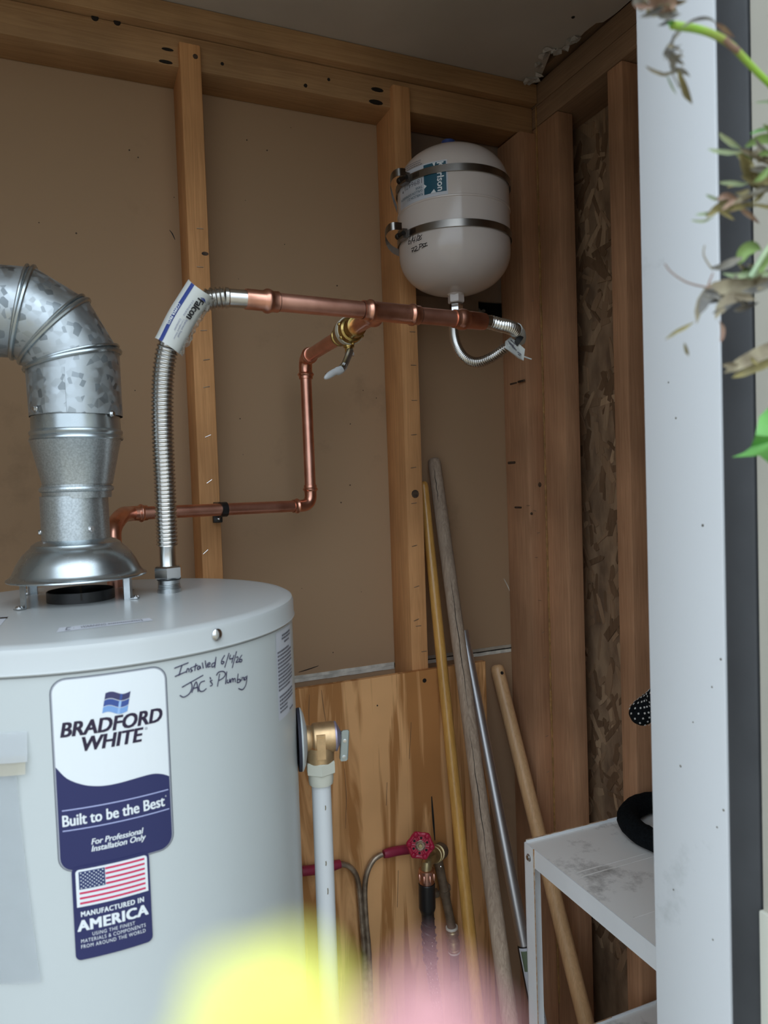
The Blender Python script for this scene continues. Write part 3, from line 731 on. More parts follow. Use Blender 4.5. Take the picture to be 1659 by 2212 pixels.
# refine the ends so the rounded corners read
ex = []
for i in range(7):
    u = -0.0419 + r_*(1-cos(pi/2*i/6)); ex.append(u)
    ex.append(0.0542 - r_*(1-cos(pi/2*i/6)))
def wave_at(u):
    for a, b in zip(cw, cw[1:]):
        if a[0] <= u <= b[0]: return a[1] + (b[1]-a[1])*(u-a[0])/max(b[0]-a[0], 1e-9)
    return cw[-1][1]
for u in ex:
    lo = -0.3328
    if u < -0.0419+r_: lo += r_ - sqrt(max(r_**2 - (-0.0419+r_-u)**2, 0))
    if u > 0.0542-r_: lo += r_ - sqrt(max(r_**2 - (u-0.0542+r_)**2, 0))
    cols.append((u, lo, wave_at(u)))
cols.sort()
D(HS).columns(cols, 0.0009).build('label_field', M['navy'], lab)
D(HS).text('BRADFORD', -0.0362, 0.0500, -0.2128, -0.2000, bold=0.0, shear=0.22, off=0.0010, heavy=.00062).text('WHITE', -0.0188, 0.0322, -0.2274, -0.2150, bold=0.0, shear=0.22, off=0.0010, heavy=.00062).build('lettering', M['navy_text'], lab)
d = D(HS)
for i in range(12):
    a, b = 2*pi*i/12, 2*pi*(i+1)/12
    d.stroke([(0.0352+.0010*cos(a), -.2165+.0010*sin(a)), (0.0352+.0010*cos(b), -.2165+.0010*sin(b))], .0003, .0010)
d.text('R', 0.0349, 0.0356, -0.2169, -0.2161, off=0.0010).build('registered_mark', M['label_grey'], lab)
D(HS).rect(-0.0385, 0.0525, -0.2787, -0.2777, .0011, 16).rect(-0.0388, 0.0527, -0.2970, -0.2960, .0011, 16).build('rule_lines', M['light_line'], lab)
D(HS).text('Built to be the Best', -0.0384, 0.0486, -0.2925, -0.2825, bold=0.0, off=.0011, keep=True, heavy=.00032).text('R', 0.0496, 0.0508, -0.2845, -0.2830, off=.0011).build('slogan', M['white_print'], lab)
D(HS).text('For Professional', -0.0158, 0.0284, -0.3125, -0.3072, bold=0.0, heavy=.00016, shear=0.22, off=.0011, keep=True).text('Installation Only', -0.0160, 0.0302, -0.3188, -0.3135, bold=0.0, heavy=.00016, shear=0.22, off=.0011, keep=True).build('sub_slogan', M['white_print'], lab)
# waving flag emblem: three swept bands
u0, u1 = 0.0000, 0.0215
def band(lo0, hi0, m_, slant0, name):
    cs = []
    for i in range(11):
        t = i/10; u = u0 + (u1-u0)*t
        w_ = 0.0016*sin(2*pi*t*0.95 + 0.4) + 0.0010*(1-t)
        cs.append((u, lo0 + w_, hi0 + w_))
    sl = lambda u, v, off: HS(u + (v+0.1875)*0.20, v - 0.0, off)
    D(sl).columns(cs, .0010).build(name, m_, lab)
    D(sl).columns([c for c in cs if u0+0.011 < c[0] < u0+0.0165], .0011).build('emblem_glint', M['logo_hi'] if m_ is not M['logo_a'] else M['logo_b'], lab)
band(-0.1855, -0.1798, M['logo_a'], 0, 'emblem_band'); band(-0.1916, -0.1862, M['logo_b'], 0, 'emblem_band'); band(-0.1975, -0.1922, M['logo_c'], 0, 'emblem_band')
# flag sticker
st = D(HS).rounded(-0.0334, 0.0322, -0.4150, -0.3303, 0.0050, 0.0013).build('sticker', M['navy'], heater, 'navy sticker with a striped flag')
D(HS).rounded(-0.0302, 0.0302, -0.3668, -0.3330, 0.0030, 0.0016, corners=(0, 0, 1, 1)).build('flag_ground', M['white_print'], st)
d = D(HS); f0, f1, ft, fb = -0.0276, 0.0279, -0.3349, -0.3646
sh = (ft-fb)/13
for i in range(0, 13, 2):
    d.rect(f0 if i > 6 else -0.0056, f1, ft-sh*(i+1)+sh*.12, ft-sh*i-sh*.12, .0019)
d.build('flag_stripes', M['flag_red'], st)
D(HS).rect(f0, -0.0060, ft-sh*7, ft, .0019).build('flag_canton', M['flag_blue'], st)
d = D(HS)
for r in range(9):
    n = 6 if r % 2 == 0 else 5
    for c in range(n):
        d.dot(f0+0.0018+(c+(0 if n == 6 else .5))*0.00362, ft-0.0013-r*0.00167, .00062, .0022)
d.build('flag_stars', M['white_print'], st)
D(HS).text('MANUFACTURED IN', -0.0272, 0.0257, -0.3758, -0.3712, bold=0.0, space=1.15, off=.0016, heavy=.00024).text('AMERICA', -0.0302, 0.0288, -0.3886, -0.3790, bold=0.0, space=1.08, off=.0016, heavy=.00065) \
    .text('USING THE FINEST', -0.0188, 0.0172, -0.3946, -0.3914, bold=0.0, space=1.15, off=.0016).text('MATERIALS & COMPONENTS', -0.0283, 0.0263, -0.3995, -0.3962, bold=0.0, space=1.15, off=.0016) \
    .text('FROM AROUND THE WORLD', -0.0285, 0.0260, -0.4045, -0.4012, bold=0.0, space=1.15, off=.0016).build('sticker_lettering', M['white_print'], st)
# handwriting with a marker
def strokes(dd, lst, ox, oy, k, c, R, w, off, vofs):
    for stq in lst:
        q = [CYL(ox + x/k, oy + y/k, c, R) for x, y in stq]
        dd.stroke(curve2([(a, b-vofs) for a, b in q], 5), w, off)
    return dd
INST = [[(175, 700), (325, 640)], [(255, 672), (222, 778)], [(180, 787), (300, 735)], [(303, 748), (311, 708), (325, 704), (331, 720), (328, 740)], [(366, 690), (346, 700), (352, 715), (365, 724), (344, 743)],
        [(402, 648), (390, 728)], [(370, 687), (422, 666)], [(441, 672), (420, 690), (421, 712), (438, 705), (447, 678), (452, 706)], [(470, 638), (480, 702)], [(500, 618), (512, 697)],
        [(526, 668), (551, 655), (545, 640), (525, 655), (527, 685), (556, 679)], [(600, 640), (572, 655), (572, 686), (598, 668), (615, 578)], [(612, 600), (600, 697)],
        [(705, 562), (676, 612), (670, 648), (688, 652), (698, 632), (678, 628)], [(752, 538), (705, 692)], [(766, 556), (757, 600), (792, 594)], [(802, 560), (778, 645)], [(830, 520), (784, 697)],
        [(824, 590), (840, 578), (846, 600), (824, 637), (857, 629)], [(887, 558), (862, 600), (861, 630), (882, 629), (886, 608), (864, 609)],
        [(255, 900), (480, 772)], [(350, 842), (362, 895), (335, 965), (275, 1003), (233, 985)], [(358, 958), (405, 842), (427, 948)], [(372, 915), (422, 898)], [(497, 832), (452, 850), (434, 900), (446, 940), (480, 940), (514, 912)],
        [(550, 793), (560, 818)], [(577, 825), (553, 838), (573, 860), (571, 880), (550, 887)], [(652, 758), (629, 893)], [(617, 777), (640, 742), (690, 733), (713, 760), (690, 800), (640, 832)], [(727, 733), (714, 868)],
        [(736, 818), (730, 848), (750, 850), (759, 812), (763, 852)], [(770, 852), (776, 815), (791, 811), (792, 846), (798, 815), (815, 811), (816, 847)], [(847, 757), (835, 853)], [(838, 826), (860, 815), (866, 842), (836, 853)],
        [(873, 814), (872, 838)], [(875, 794), (878, 799)], [(884, 832), (890, 800), (905, 799), (906, 827)], [(931, 788), (911, 805), (918, 825), (935, 800), (940, 780), (930, 868), (893, 925), (849, 912)]]
strokes(D(HS), INST, 340, 1300, 4.88, TC, TR, 0.00105, 0.0007, ZC).build('marker_note', M['ink'], heater, 'handwritten marker note')
# side sticker full of small print
sd = D(HS).rounded(0.2075, 0.2640, -0.2590, -0.1600, 0.003, 0.0004).build('side_sticker', M['label_paper'], heater, 'white sticker of small print')
d = D(HS)
for i, (v, a, b) in enumerate([(-0.1665, .225, .258), (-0.1700, .224, .258), (-0.1745, .232, .252)] + [(-0.1830-0.0042*k, .2100, .2610 if k % 5 else .2500) for k in range(11)] + [(-0.2330-0.0042*k, .2110, .2600 if k < 3 else .236) for k in range(5)] + [(-0.2555, .243, .260)]):
    u = a
    while u < b:
        w_ = random.uniform(.0022, .0052); d.rect(u, min(u+w_, b), v-.0011, v+.0011, .0008, 1); u += w_+.0009
d.build('small_print', M['print_grey'], sd)
# warning strip on the lid
q = [PZ(a, b, ZT+.0003) for a, b in ((122, 1366), (331, 1340), (323, 1335), (128, 1356))]
mesh_obj('warning_strip', q, [(0, 1, 2, 3)], M['label_paper'], heater, 0)
def LS(u, v, off):
    a = q[0].lerp(q[1], u); b = q[3].lerp(q[2], u); r = a.lerp(b, v); return Vector((r.x, r.y, r.z+off))
d = D(LS).text('WARNING', 0.23, 0.50, 0.24, 0.78, off=.0004)
for u in (0.08, 0.885):
    d.rect(u, u+.012, .2, .8, .0004, 1)
d.rect(.09, .13, .18, .26, .0004, 1).rect(.09, .13, .74, .82, .0004, 1).rect(.16, .165, .4, .6, .0004, 1)
u = .52
while u < .86:
    w_ = random.uniform(.012, .03); d.rect(u, u+w_, .4, .6, .0004, 1); u += w_+.006
d.build('warning_lettering', M['print_grey'], heater)
q2 = [PZ(a, b, ZT+.0003) for a, b in ((-60, 1366), (2, 1350), (17, 1331), (-45, 1338))]
mesh_obj('lid_sticker', q2, [(0, 1, 2, 3)], M['label_paper'], heater, 0)
q2b = [PZ(a, b, ZT+.0006) for a, b in ((-45, 1340), (15, 1335), (17, 1332), (-43, 1337))]
mesh_obj('sticker_bar', q2b, [(0, 1, 2, 3)], M['steel_dark'], heater, 0)
# flue collar and nipples
FX = Vector((0.0055, 0.972, ZT))
mb = MB().lathe([(.0395, -.001), (.0395, .0125), (.0380, .0130), (.0375, .002), (.0300, .001)], FX, seg=48, cap=False)
col = mb.build('flue_collar', M['collar_black'], heater)
MB().lathe([(.0372, .0005), (.001, .0005)], FX, seg=32, cap=False).build('flue_throat', M['black'], heater)
MB().box(FX.x-.001, FX.x+.001, FX.y-.041, FX.y+.0385, ZT+.004, ZT+.0128).build('baffle_tab', M['steel_dark'], heater)
NP = PZ(366, 1279, ZT)
MB().lathe([(.0148, 0), (.0148, .0050), (.0139, .0056), (.0144, .0066), (.0136, .0076), (.0144, .0086), (.0136, .0096), (.0144, .0106), (.0136, .0116), (.0138, .0165)], NP, seg=32).build('nipple', M['zinc'], heater)
# clear document pouch hanging on the jacket (left)
def pouch_surf(u0, u1, v0, v1, off0, nu, nv, wr):
    v = []; f = []
    for j in range(nv+1):
        for i in range(nu+1):
            u = u0 + (u1-u0)*i/nu; w = v0 + (v1-v0)*j/nv
            b = off0 + wr*(0.5+0.5*sin(i*1.3+j*.7)*cos(j*.9+i*.35)) + 0.004*(1-j/nv)*sin(pi*min(i/nu, 1)*.5)
            v.append(HS(u, w, b))
    for j in range(nv):
        for i in range(nu): k = j*(nu+1)+i; f.append((k, k+1, k+nu+2, k+nu+1))
    return v, f
v, f = pouch_surf(-0.20, -0.0735, -0.428, -0.232, .0012, 14, 20, .0028)
# pouch hangs slightly open to the right at the bottom
for i, w in enumerate(v):
    j = i//15; v[i] = w + Vector((0.012*(1-j/20)**1.5*((i % 15)/14), 0, 0))
pch = mesh_obj('document_pouch', v, f, M['pouch'], heater, 60); pch['label'] = 'clear plastic document pouch stuck to the jacket'
v, f = pouch_surf(-0.20, -0.0632, -0.2300, -0.2045, .0008, 10, 4, .0008)
mesh_obj('tape_flap', v, f, M['pouch_tape'], pch, 60)
v, f = pouch_surf(-0.20, -0.0650, -0.2405, -0.2250, .0018, 10, 3, .0012)
mesh_obj('folded_manual', v, f, M['manual'], pch, 60)

# ================================================================== DRAFT HOOD AND VENT
HXc = Vector((0.0035, 0.971, 0))
hood = thing('draft_hood', 'bell shaped galvanised draft hood standing on four legs over black collar', 'vent hood', (HXc.x, HXc.y, ZT))
zb = ZC-0.1015
MB().lathe([(.0808, zb), (.0812, zb+.0008), (.0806, zb+.0022), (.0770, zb+.0040), (.0740, zb+.0080), (.0690, zb+.0190), (.0620, zb+.0300), (.0560, zb+.0360), (.0530, zb+.0385), (.0512, zb+.0420), (.0455, zb+.0455), (.0410, zb+.0470), (.0396, zb+.0475)], HXc, seg=72, cap=False).build('bell', M['galv_hood'], hood)
MB().lathe([(.0785, zb+.0005), (.066, zb+.019), (.050, zb+.036), (.038, zb+.046)], HXc, seg=48, cap=False).build('bell_lining', M['galv_hood'], hood)
neck = MB().lathe([(.0394, zb+.0470), (.0392, zb+.1005), (.0386, zb+.1010)], HXc, seg=56, cap=False).build('neck', M['galv_fine'], hood)
def leg(px, py, ang):
    b = PZ(px, py, ZT); a = ang
    er = Vector((cos(a), sin(a), 0)); et = Vector((-sin(a), cos(a), 0))
    mb = MB(); w, t = .0052, .0012
    mb.prism([b-et*w, b+et*w, b+et*w+Vector((0, 0, .029)), b-et*w+Vector((0, 0, .029))], er*t)
    mb.prism([b-et*w, b-et*(w-t), b-et*(w-t)+Vector((0, 0, .029)), b-et*w+Vector((0, 0, .029))], -er*.006)
    mb.prism([b+Vector((0, 0, .0006)), b+et*w+Vector((0, 0, .0006)), b+et*w+er*.010+Vector((0, 0, .0006)), b-et*w+er*.010+Vector((0, 0, .0006)), b-et*w+Vector((0, 0, .0006))], (0, 0, .0012))
    lg = mb.build('leg', M['zinc'], hood)
    MB().lathe([(.0042, 0), (.0042, .0010), (.0032, .0024), (.001, .0028)], b+er*.006+Vector((0, 0, .0018)), (0, 0, 1), 12).build('leg_screw', M['chrome'], lg)
leg(52, 1316, radians(215)); leg(282, 1294, radians(-20)); leg(68, 1285, radians(140)); leg(271, 1277, radians(35))
def rivet(px, py, c, R, parent, r=.0042, h=.0022, material=None, name='screw', hexa=True):
    s, z = CYL(px, py, c, R); p_ = cyl3(s, z, c, R); a = s/R; nn = Vector((sin(a), -cos(a), 0))
    if hexa:
        mb = MB().lathe([(r, 0), (r*.95, h*.3)], p_, nn, 16); o = hexnut(p_+nn*h*.3, nn, r*.72, h)
        mb.add(o.v, o.f)
    else:
        mb = MB().lathe([(r, 0), (r*.8, h*.5), (r*.3, h*.75)], p_, nn, 14)
    mb.build(name, material or M['chrome'], parent)
HC2 = (HXc.x, HXc.y)
rivet(197, 1143, HC2, .0394, neck); rivet(87, 1150, HC2, .0394, neck)
VX = Vector((0.0100, 0.971, 0)); VC = (VX.x, VX.y)
vent = thing('vent_pipe', 'galvanised vent pipe with a four piece elbow turning left above hood', 'pipe', (VX.x, VX.y, ZC))
za = ZC-0.0006
def lz(prof, seg=64, ex=0.0):
    return MB().lathe([(r, ZC+z) for r, z in prof], (VX.x-ex, VX.y, 0), seg=seg, cap=False)
lz([(.0396, -.0040), (.0400, .0005), (.0402, .0038), (.0424, .0048), (.0432, .0072), (.0424, .0096), (.0402, .0106), (.0402, .0128)], ex=.003).build('lower_bead', M['galv_fine'], vent)
lz([(.0404, .0128), (.0408, .0150), (.0520, .0655), (.0532, .0670)], ex=.0015).build('reducer', M['galv_fine'], vent)
lz([(.0532, .0670), (.0540, .0685), (.0532, .0712), (.0522, .0725), (.0534, .0742), (.0540, .0762), (.0530, .0785), (.0516, .0795), (.0512, .0965)]).build('upper_bead', M['galv_hood'], vent)
# elbow of mitred gores
BC = P(15, 806, 0.971); RB = 0.0125 + VX.x*0 + (0.0125 - BC.x); RB = VX.x + 0.002 - BC.x
R4 = 0.0535
def ring_at(phi, k=1.0, seg=56):
    e = Vector((cos(phi), 0, sin(phi))); c = BC + e*RB
    c = Vector((c.x, 0.971, c.z))
    return [c + e*(R4*k/cos(radians(15))*cos(2*pi*i/seg)) + Vector((0, R4*k*sin(2*pi*i/seg), 0)) for i in range(seg)]
def loft(rings):
    mb = MB(); n = len(rings[0]); v = [p_ for r in rings for p_ in r]; f = []
    for j in range(len(rings)-1):
        for i in range(n):
            k = (i+1) % n; f.append((j*n+i, j*n+k, (j+1)*n+k, (j+1)*n+i))
    return mb.add(v, f)
base = [Vector((VX.x+.001 + R4*cos(2*pi*i/56), .971 + R4*sin(2*pi*i/56), ZC+.0960)) for i in range(56)]
phis = [radians(a) for a in (13, 44, 74)]
g0 = loft([base, ring_at(phis[0])]).build('gore', M['galv'], vent)
loft([ring_at(phis[0]), ring_at(phis[1])]).build('gore', M['galv'], vent)
loft([ring_at(phis[1]), ring_at(phis[2])]).build('gore', M['galv'], vent)
er_ = ring_at(phis[2]); end = [Vector((-0.615, p_.y, BC.z + RB + R4*cos(2*pi*i/56))) for i, p_ in enumerate(er_)]
loft([er_, end]).build('gore', M['galv'], vent)
for ph in phis:
    for dph, rr in ((0.0, .0030), (0.055, .0018)):
        rg = ring_at(ph+dph, 1.012); rg.append(rg[0]); rg.append(rg[1])
        MB().tube(rg, rr, 8, cap=False).build('seam_bead', M['galv_hood'], vent)
for px, py in ((106, 806), (109, 867)): rivet(px, py, VC, R4, g0, .0030, .0012, M['galv_hood'], 'rivet', False)
for px, py in ((76, 883), (242, 894)): rivet(px, py, VC, R4, g0)
# lap seam of the first gore
s0, z0 = CYL(95, 800, VC, R4)
lapq = []
for z in (ZC+.0965, ZC+.150):
    for off in (.0002, .0012): lapq.append(cyl3(s0, z, VC, R4, off))
mb = MB(); n = 10; v = []; f = []
for i in range(n+1):
    s_ = s0 + .024*i/n
    v += [cyl3(s_, ZC+.0965, VC, R4, .0009*(1-i/n)+.0004), cyl3(s_, ZC+.149, VC, R4, .0009*(1-i/n)+.0004)]
for i in range(n): f.append((2*i, 2*i+2, 2*i+3, 2*i+1))
mb.add(v, f).build('lap_seam', M['galv'], g0)

# ================================================================== COPPER PIPEWORK
MA, MBp = P(530, 646, 0.900), P(1045, 696, 0.930)
MBp.z = MA.z - 0.0005
mdir = (MBp-MA).normalized(); ML = (MBp-MA).length
def mpt(px):            # distance along the main line for an image column
    best, bt = 9e9, 0
    for i in range(601):
        q_ = MA + mdir*(ML*1.05*i/600); d_ = q_ - EYE
        x = W_/2 + FPX*d_.dot(RIGHT)/d_.dot(FWD)
        if abs(x-px) < best: best, bt = abs(x-px), ML*1.05*i/600
    return bt
run = thing('copper_pipe_run', 'copper pipework of pressed fittings crossing the studs from flexible hose to shutoff valve', 'pipe', tuple(MA))
def along(a, b, r0): return MB().lathe([(r0, 0), (r0, (b-a))], MA+mdir*a, mdir, 28)
PR = 0.0116
def press(prof, at, flip=False, name='press_fitting', base_=None, dr=None, material=None):
    base_ = MA if base_ is None else base_; dr = mdir if dr is None else dr
    return MB().lathe(prof, base_+dr*at, -dr if flip else dr, 28, cap=True).build(name, material or M['copper_fit'], run)
def bead(k=1.0):   # profile of a press end reaching 22 mm past the stop, bead near its mouth
    return [(.0128*k, 0), (.0128*k, .0085), (.0136*k, .0092), (.0150*k, .0112), (.0153*k, .0125), (.0150*k, .0138), (.0136*k, .0158), (.0130*k, .0166), (.0131*k, .0210), (.0120*k, .0212)]
t0, t1, t2, t3, t4, t5 = (mpt(x) for x in (530, 572, 600, 790, 898, 985))
tE = mpt(1046)
along(t1, t3+.008, PR).build('pipe', M['copper'], run)
along(t4-.008, t5+.01, PR).build('pipe', M['copper'], run)
L0 = t2-t0
press([(.0126, 0), (.0128, .003), (.0128, L0*.52), (.0136, L0*.56), (.0152, L0*.62), (.0155, L0*.68), (.0152, L0*.73), (.0138, L0*.79), (.0132, L0*.82), (.0133, L0), (.0118, L0+.0003)], t0)
LT = mpt(905)-mpt(783)
tee = press([(.0118, 0), (.0133, .0003), (.0133, .006), (.0138, .0075), (.0152, .0095), (.0154, .0115), (.0151, .0135), (.0136, .0155), (.0132, .017),
       (.0132, LT-.017), (.0136, LT-.0155), (.0151, LT-.0135), (.0154, LT-.0115), (.0152, LT-.0095), (.0138, LT-.0075), (.0133, LT-.006), (.0133, LT-.0003), (.0118, LT)], mpt(783), name='tee_fitting')
tF = mpt(980); LF = tE - tF
press([(.0118, 0), (.0132, .0003), (.0132, LF*.10), (.0138, LF*.14), (.0152, LF*.20), (.0155, LF*.27), (.0151, LF*.34), (.0136, LF*.40), (.0130, LF*.44), (.0128, LF*.9), (.0122, LF)], tF)
for at in (t2+.0002, mpt(783)-.001, mpt(905)+.0002): along(at, at+.0012, .01195).build('joint_ring', M['copper_dark'], run)
# branch back to the wall
BX = MA + mdir*mpt(822); E1 = P(659, 774, 1.278)
bdir = (E1-BX).normalized(); BL = (E1-BX).length
press([(.0124, .008), (.0126, .020), (.0136, .0225), (.0150, .0245), (.0154, .0262), (.0150, .028), (.0136, .030), (.0132, .032), (.0132, .036), (.0118, .0362)], 0, base_=BX, dr=bdir, name='tee_branch')
MB().tube([BX+bdir*.03, E1-bdir*.02], .0113, 26).build('pipe', M['copper'], run)
D2 = P(664, 1092, 1.278); D2 = Vector((E1.x+.0005, 1.278, D2.z))
def elbow(a_from, corner, b_to, r=.0122, rad=.020):
    da = (Vector(a_from)-corner).normalized(); db = (Vector(b_to)-corner).normalized()
    A, B = corner+da*rad, corner+db*rad; pts = []
    for i in range(13):
        t = i/12; pts.append((1-t)**2*A + 2*t*(1-t)*corner + t*t*B)
    pts = [A+da*.006] + pts + [B+db*.006]
    e = MB().tube(pts, r, 26)
    for p0, dd in ((A+da*.004, da), (B+db*.004, db)):
        prof = [(r, 0), (r*1.03, .0022), (r*1.20, .0042), (r*1.24, .0056), (r*1.20, .0070), (r*1.06, .0090), (r*1.05, .0135), (r*.93, .0137)]
        s_ = MB().lathe(prof, p0, dd, 26); e.add(s_.v, s_.f)
    return e.build('elbow_fitting', M['copper_fit'], run)
elbow(BX, E1, D2); 
MB().tube([E1-Vector((0, 0, .02)), D2+Vector((0, 0, .02))], .0102, 24).build('pipe', M['copper'], run)
LW = P(275, 1110, 1.20)
elbow(E1, D2, LW, r=.0112)
MB().tube([D2+(LW-D2).normalized()*.02, LW+(D2-LW).normalized()*.02], .0104, 24).build('pipe', M['copper'], run)
LB = PZ(249, 1268, ZT); LW2 = Vector((P(249, 1112, LB.y+.0).x, LB.y, LW.z-.001))
mid = LW
pts, _ = smooth_path([LW+(D2-LW).normalized()*.022, LW+(D2-LW).normalized()*.004, Vector((LB.x+.016, LB.y+.055, LW.z-.001)), Vector((LB.x+.001, LB.y+.006, LW.z-.018)), Vector((LB.x, LB.y, LW.z-.045))], 30)
MB().tube(pts, .0118, 24).build('elbow_fitting', M['copper_fit'], run)
for p0, dd in ((pts[1], (D2-LW).normalized()), (Vector((LB.x, LB.y, LW.z-.045)), Vector((0, 0, -1)))):
    MB().lathe([(.0118, 0), (.0121, .002), (.0142, .0046), (.0146, .006), (.0142, .0074), (.0124, .0095), (.0123, .015), (.0105, .0152)], p0, dd, 26).build('press_fitting', M['copper_fit'], run)
MB().tube([Vector((LB.x, LB.y, LW.z-.04)), LB], .0105, 22).build('pipe', M['copper'], run)

# ball valve on the branch
vp = P(752, 724, 1.278); tv = 0
best = 9e9
for i in range(400):
    q_ = BX + bdir*(BL*i/400); d_ = q_-EYE; x = W_/2 + FPX*d_.dot(RIGHT)/d_.dot(FWD)
    if abs(x-752) < best: best, tv = abs(x-752), BL*i/400
VCn = BX + bdir*tv
valve = thing('ball_valve', 'brass ball valve with white handled lever on copper branch', 'valve', tuple(VCn))
MB().lathe([(.0116, -.040), (.0150, -.0395), (.0152, -.034), (.0138, -.033), (.0152, -.029), (.0155, -.022), (.0185, -.020), (.0205, -.013), (.0212, 0), (.0205, .013), (.0185, .020), (.0155, .022), (.0152, .029), (.0138, .033), (.0152, .034), (.0150, .0395), (.0116, .040)], VCn, bdir, 36).build('valve_body', M['brass'], valve)
MB().lathe([(.0206, -.0052), (.0218, -.005), (.0218, .005), (.0206, .0052)], VCn-bdir*.006, bdir, 36).build('white_band', M['ivory_metal'], valve)
for k in range(6):
    a = k*pi/3+.4
    e1 = bdir.cross(Vector((0, 0, 1))).normalized(); e2 = bdir.cross(e1)
    q_ = VCn - bdir*.012 + e1*(.0195*cos(a)) + e2*(.0195*sin(a))
    MB().sphere(q_, .0032, 8, 6).build('body_lug', M['brass'], valve)
sd_ = (Vector((0, 0, -1)) + RIGHT*0.02).normalized()
MB().lathe([(.0085, .014), (.0085, .024), (.0062, .0245), (.0062, .032)], VCn, sd_, 20).build('stem_neck', M['brass'], valve)
o = hexnut(VCn+sd_*.031, sd_, .0075, .007); nut = o.build('stem_nut', M['chrome'], valve)
lp = [P(757, 757, VCn.y-.006), P(750, 774, VCn.y-.010), P(744, 788, VCn.y-.016), P(737, 797, VCn.y-.022)]
h1, _ = smooth_path([VCn+sd_*.034] + lp, 16)
MB().tube(h1, .0056, 12, flat=.8).build('lever', M['zinc'], valve)
lp2, _ = smooth_path([P(744, 790, VCn.y-.016), P(736, 799, VCn.y-.022), P(722, 804, VCn.y-.030), P(706, 814, VCn.y-.038), P(701, 817, VCn.y-.040)], 18)
MB().tube(lp2, [.0062]*8+[.0052]*6+[.0048, .0042, .0034, .0016], 14, flat=.75).build('lever_sleeve', M['white_plastic'], valve)

# clamp holding the lower pipe to the left stud
cp = P(462, 1103, 1.275); tcl = 0
clamp = thing('pipe_clamp', 'black pipe clamp screwed to the left stud over the copper pipe', 'clamp', (cp.x, YS, cp.z))
ax = (LW-D2).normalized(); tt = (cp-D2).dot(ax); cq = D2 + ax*tt
MB().lathe([(.0106, -.0055), (.0128, -.0055), (.0128, .0055), (.0106, .0055), (.0106, -.0055)], cq, ax, 28, cap=False).build('clamp_ring', M['black_plastic'], clamp)
MB().box(cq.x-.0055, cq.x+.0055, cq.y+.002, YS-.0003, cq.z-.010, cq.z+.012, .001).build('clamp_base', M['black_plastic'], clamp)
MB().box(cq.x-.0075, cq.x+.0085, YS-.010, YS-.0003, cq.z-.0245, cq.z-.010, .0012).build('clamp_foot', M['black_plastic'], clamp)
MB().lathe([(.0030, 0), (.0026, .001), (.001, .0016)], (cq.x+.002, YS-.010, cq.z-.0175), (0, -1, 0), 12).build('screw', M['chrome'], clamp)

# corrugated connector from the heater to the copper line
fc = thing('flexible_connector', 'thick corrugated stainless connector rising from the heater top to copper line', 'hose', tuple(NP))
nz = NP.z
MB().lathe([(.0140, 0), (.0150, .0005), (.0150, .003), (.0120, .0035)], NP+Vector((0, 0, .0160)), seg=32).build('sealing_ring', M['black_rubber'], fc)
o = hexnut(NP+Vector((0, 0, .0180)), (0, 0, 1), .0185, .0165); o.build('hex_nut', M['chrome'], fc)
CT = NP + Vector((0, 0, .0345))
MB().lathe([(.0108, 0), (.0108, .002), (.0104, .003), (.0104, .0285), (.0112, .030)], CT-Vector((0, 0, .001)), seg=28).build('smooth_end', M['stainless'], fc)
c1 = [CT+Vector((0, 0, .028))] + [P(a, b, NP.y + (.905-NP.y)*(1172-b)/532) for a, b in ((359, 1120), (356, 1040), (352, 950), (351, 860), (355, 790), (367, 738), (391, 692), (419, 661), (452, 647))] + [P(486, 643, .902)]
cor = corrugated(c1, .0138, .0112, .0050, 24, 6).build('corrugated_tube', M['stainless'], fc)
e0, e1_ = c1[-1], MA + mdir*.002
MB().tube([c1[-1], c1[-1].lerp(e1_, .15), c1[-1].lerp(e1_, .2), e1_], [.0128, .0124, .0112, .0112], 26).build('smooth_end', M['stainless'], fc)
# paper sleeve with print
pa, _ = smooth_path([P(a, b, NP.y + (.905-NP.y)*(1172-b)/532 - dd_) for a, b, dd_ in ((361, 748, 0), (367, 738, 0), (391, 690, .002), (416, 650, .006), (434, 622, .010))], 24)
def TS(u, v, off):
    """u: 0 at the top end .. 1 at the bottom end; v: -1 left edge .. 1 right edge"""
    x = (1-u)*(len(pa)-1); i = max(0, min(int(x), len(pa)-2)); c = pa[i].lerp(pa[i+1], x-i)
    t = (pa[min(i+1, len(pa)-1)] - pa[max(i-1, 0)]).normalized()
    n = (EYE-c); n = (n - t*n.dot(t)).normalized(); w = t.cross(n); w = w if w.dot(RIGHT) > 0 else -w
    a = v*1.55; R = .0170+off
    return c + w*(R*sin(a)) + n*(R*cos(a))
def sheet(S, u0, u1, v0, v1, nu, nv, off):
    v = [S(u0+(u1-u0)*i/nu, v0+(v1-v0)*j/nv, off) for j in range(nv+1) for i in range(nu+1)]; f = []
    for j in range(nv):
        for i in range(nu): k = j*(nu+1)+i; f.append((k, k+1, k+nu+2, k+nu+1))
    return v, f
v, f = sheet(TS, 0, 1, -1, 1, 20, 16, 0)
b_ = len(v); v2, f2 = sheet(TS, 0, 1, -1, 1, 20, 16, -.0006); v += v2; f += [tuple(reversed([i+b_ for i in q_])) for q_ in f2]
tagp = mesh_obj('paper_sleeve', v, f, M['tag_white'], fc, 60); tagp['label'] = 'white and blue printed paper sleeve'
v, f = sheet(TS, 0, 1, -.50, -.30, 20, 3, .0003); mesh_obj('blue_stripe', v, f, M['tag_blue'], tagp, 60)
def rot_cw(vf, u0, u1, v0, v1):
    """text running along +u with letter tops toward +v"""
    return vf
TT = lambda u, v, off: TS(u, v, off)
D(TT).text('Falcon', .12, .47, .12, .46, shear=.1, off=.0014, keep=True, heavy=.006).build('sleeve_lettering', M['ink_black'], tagp)
v, f = [], []
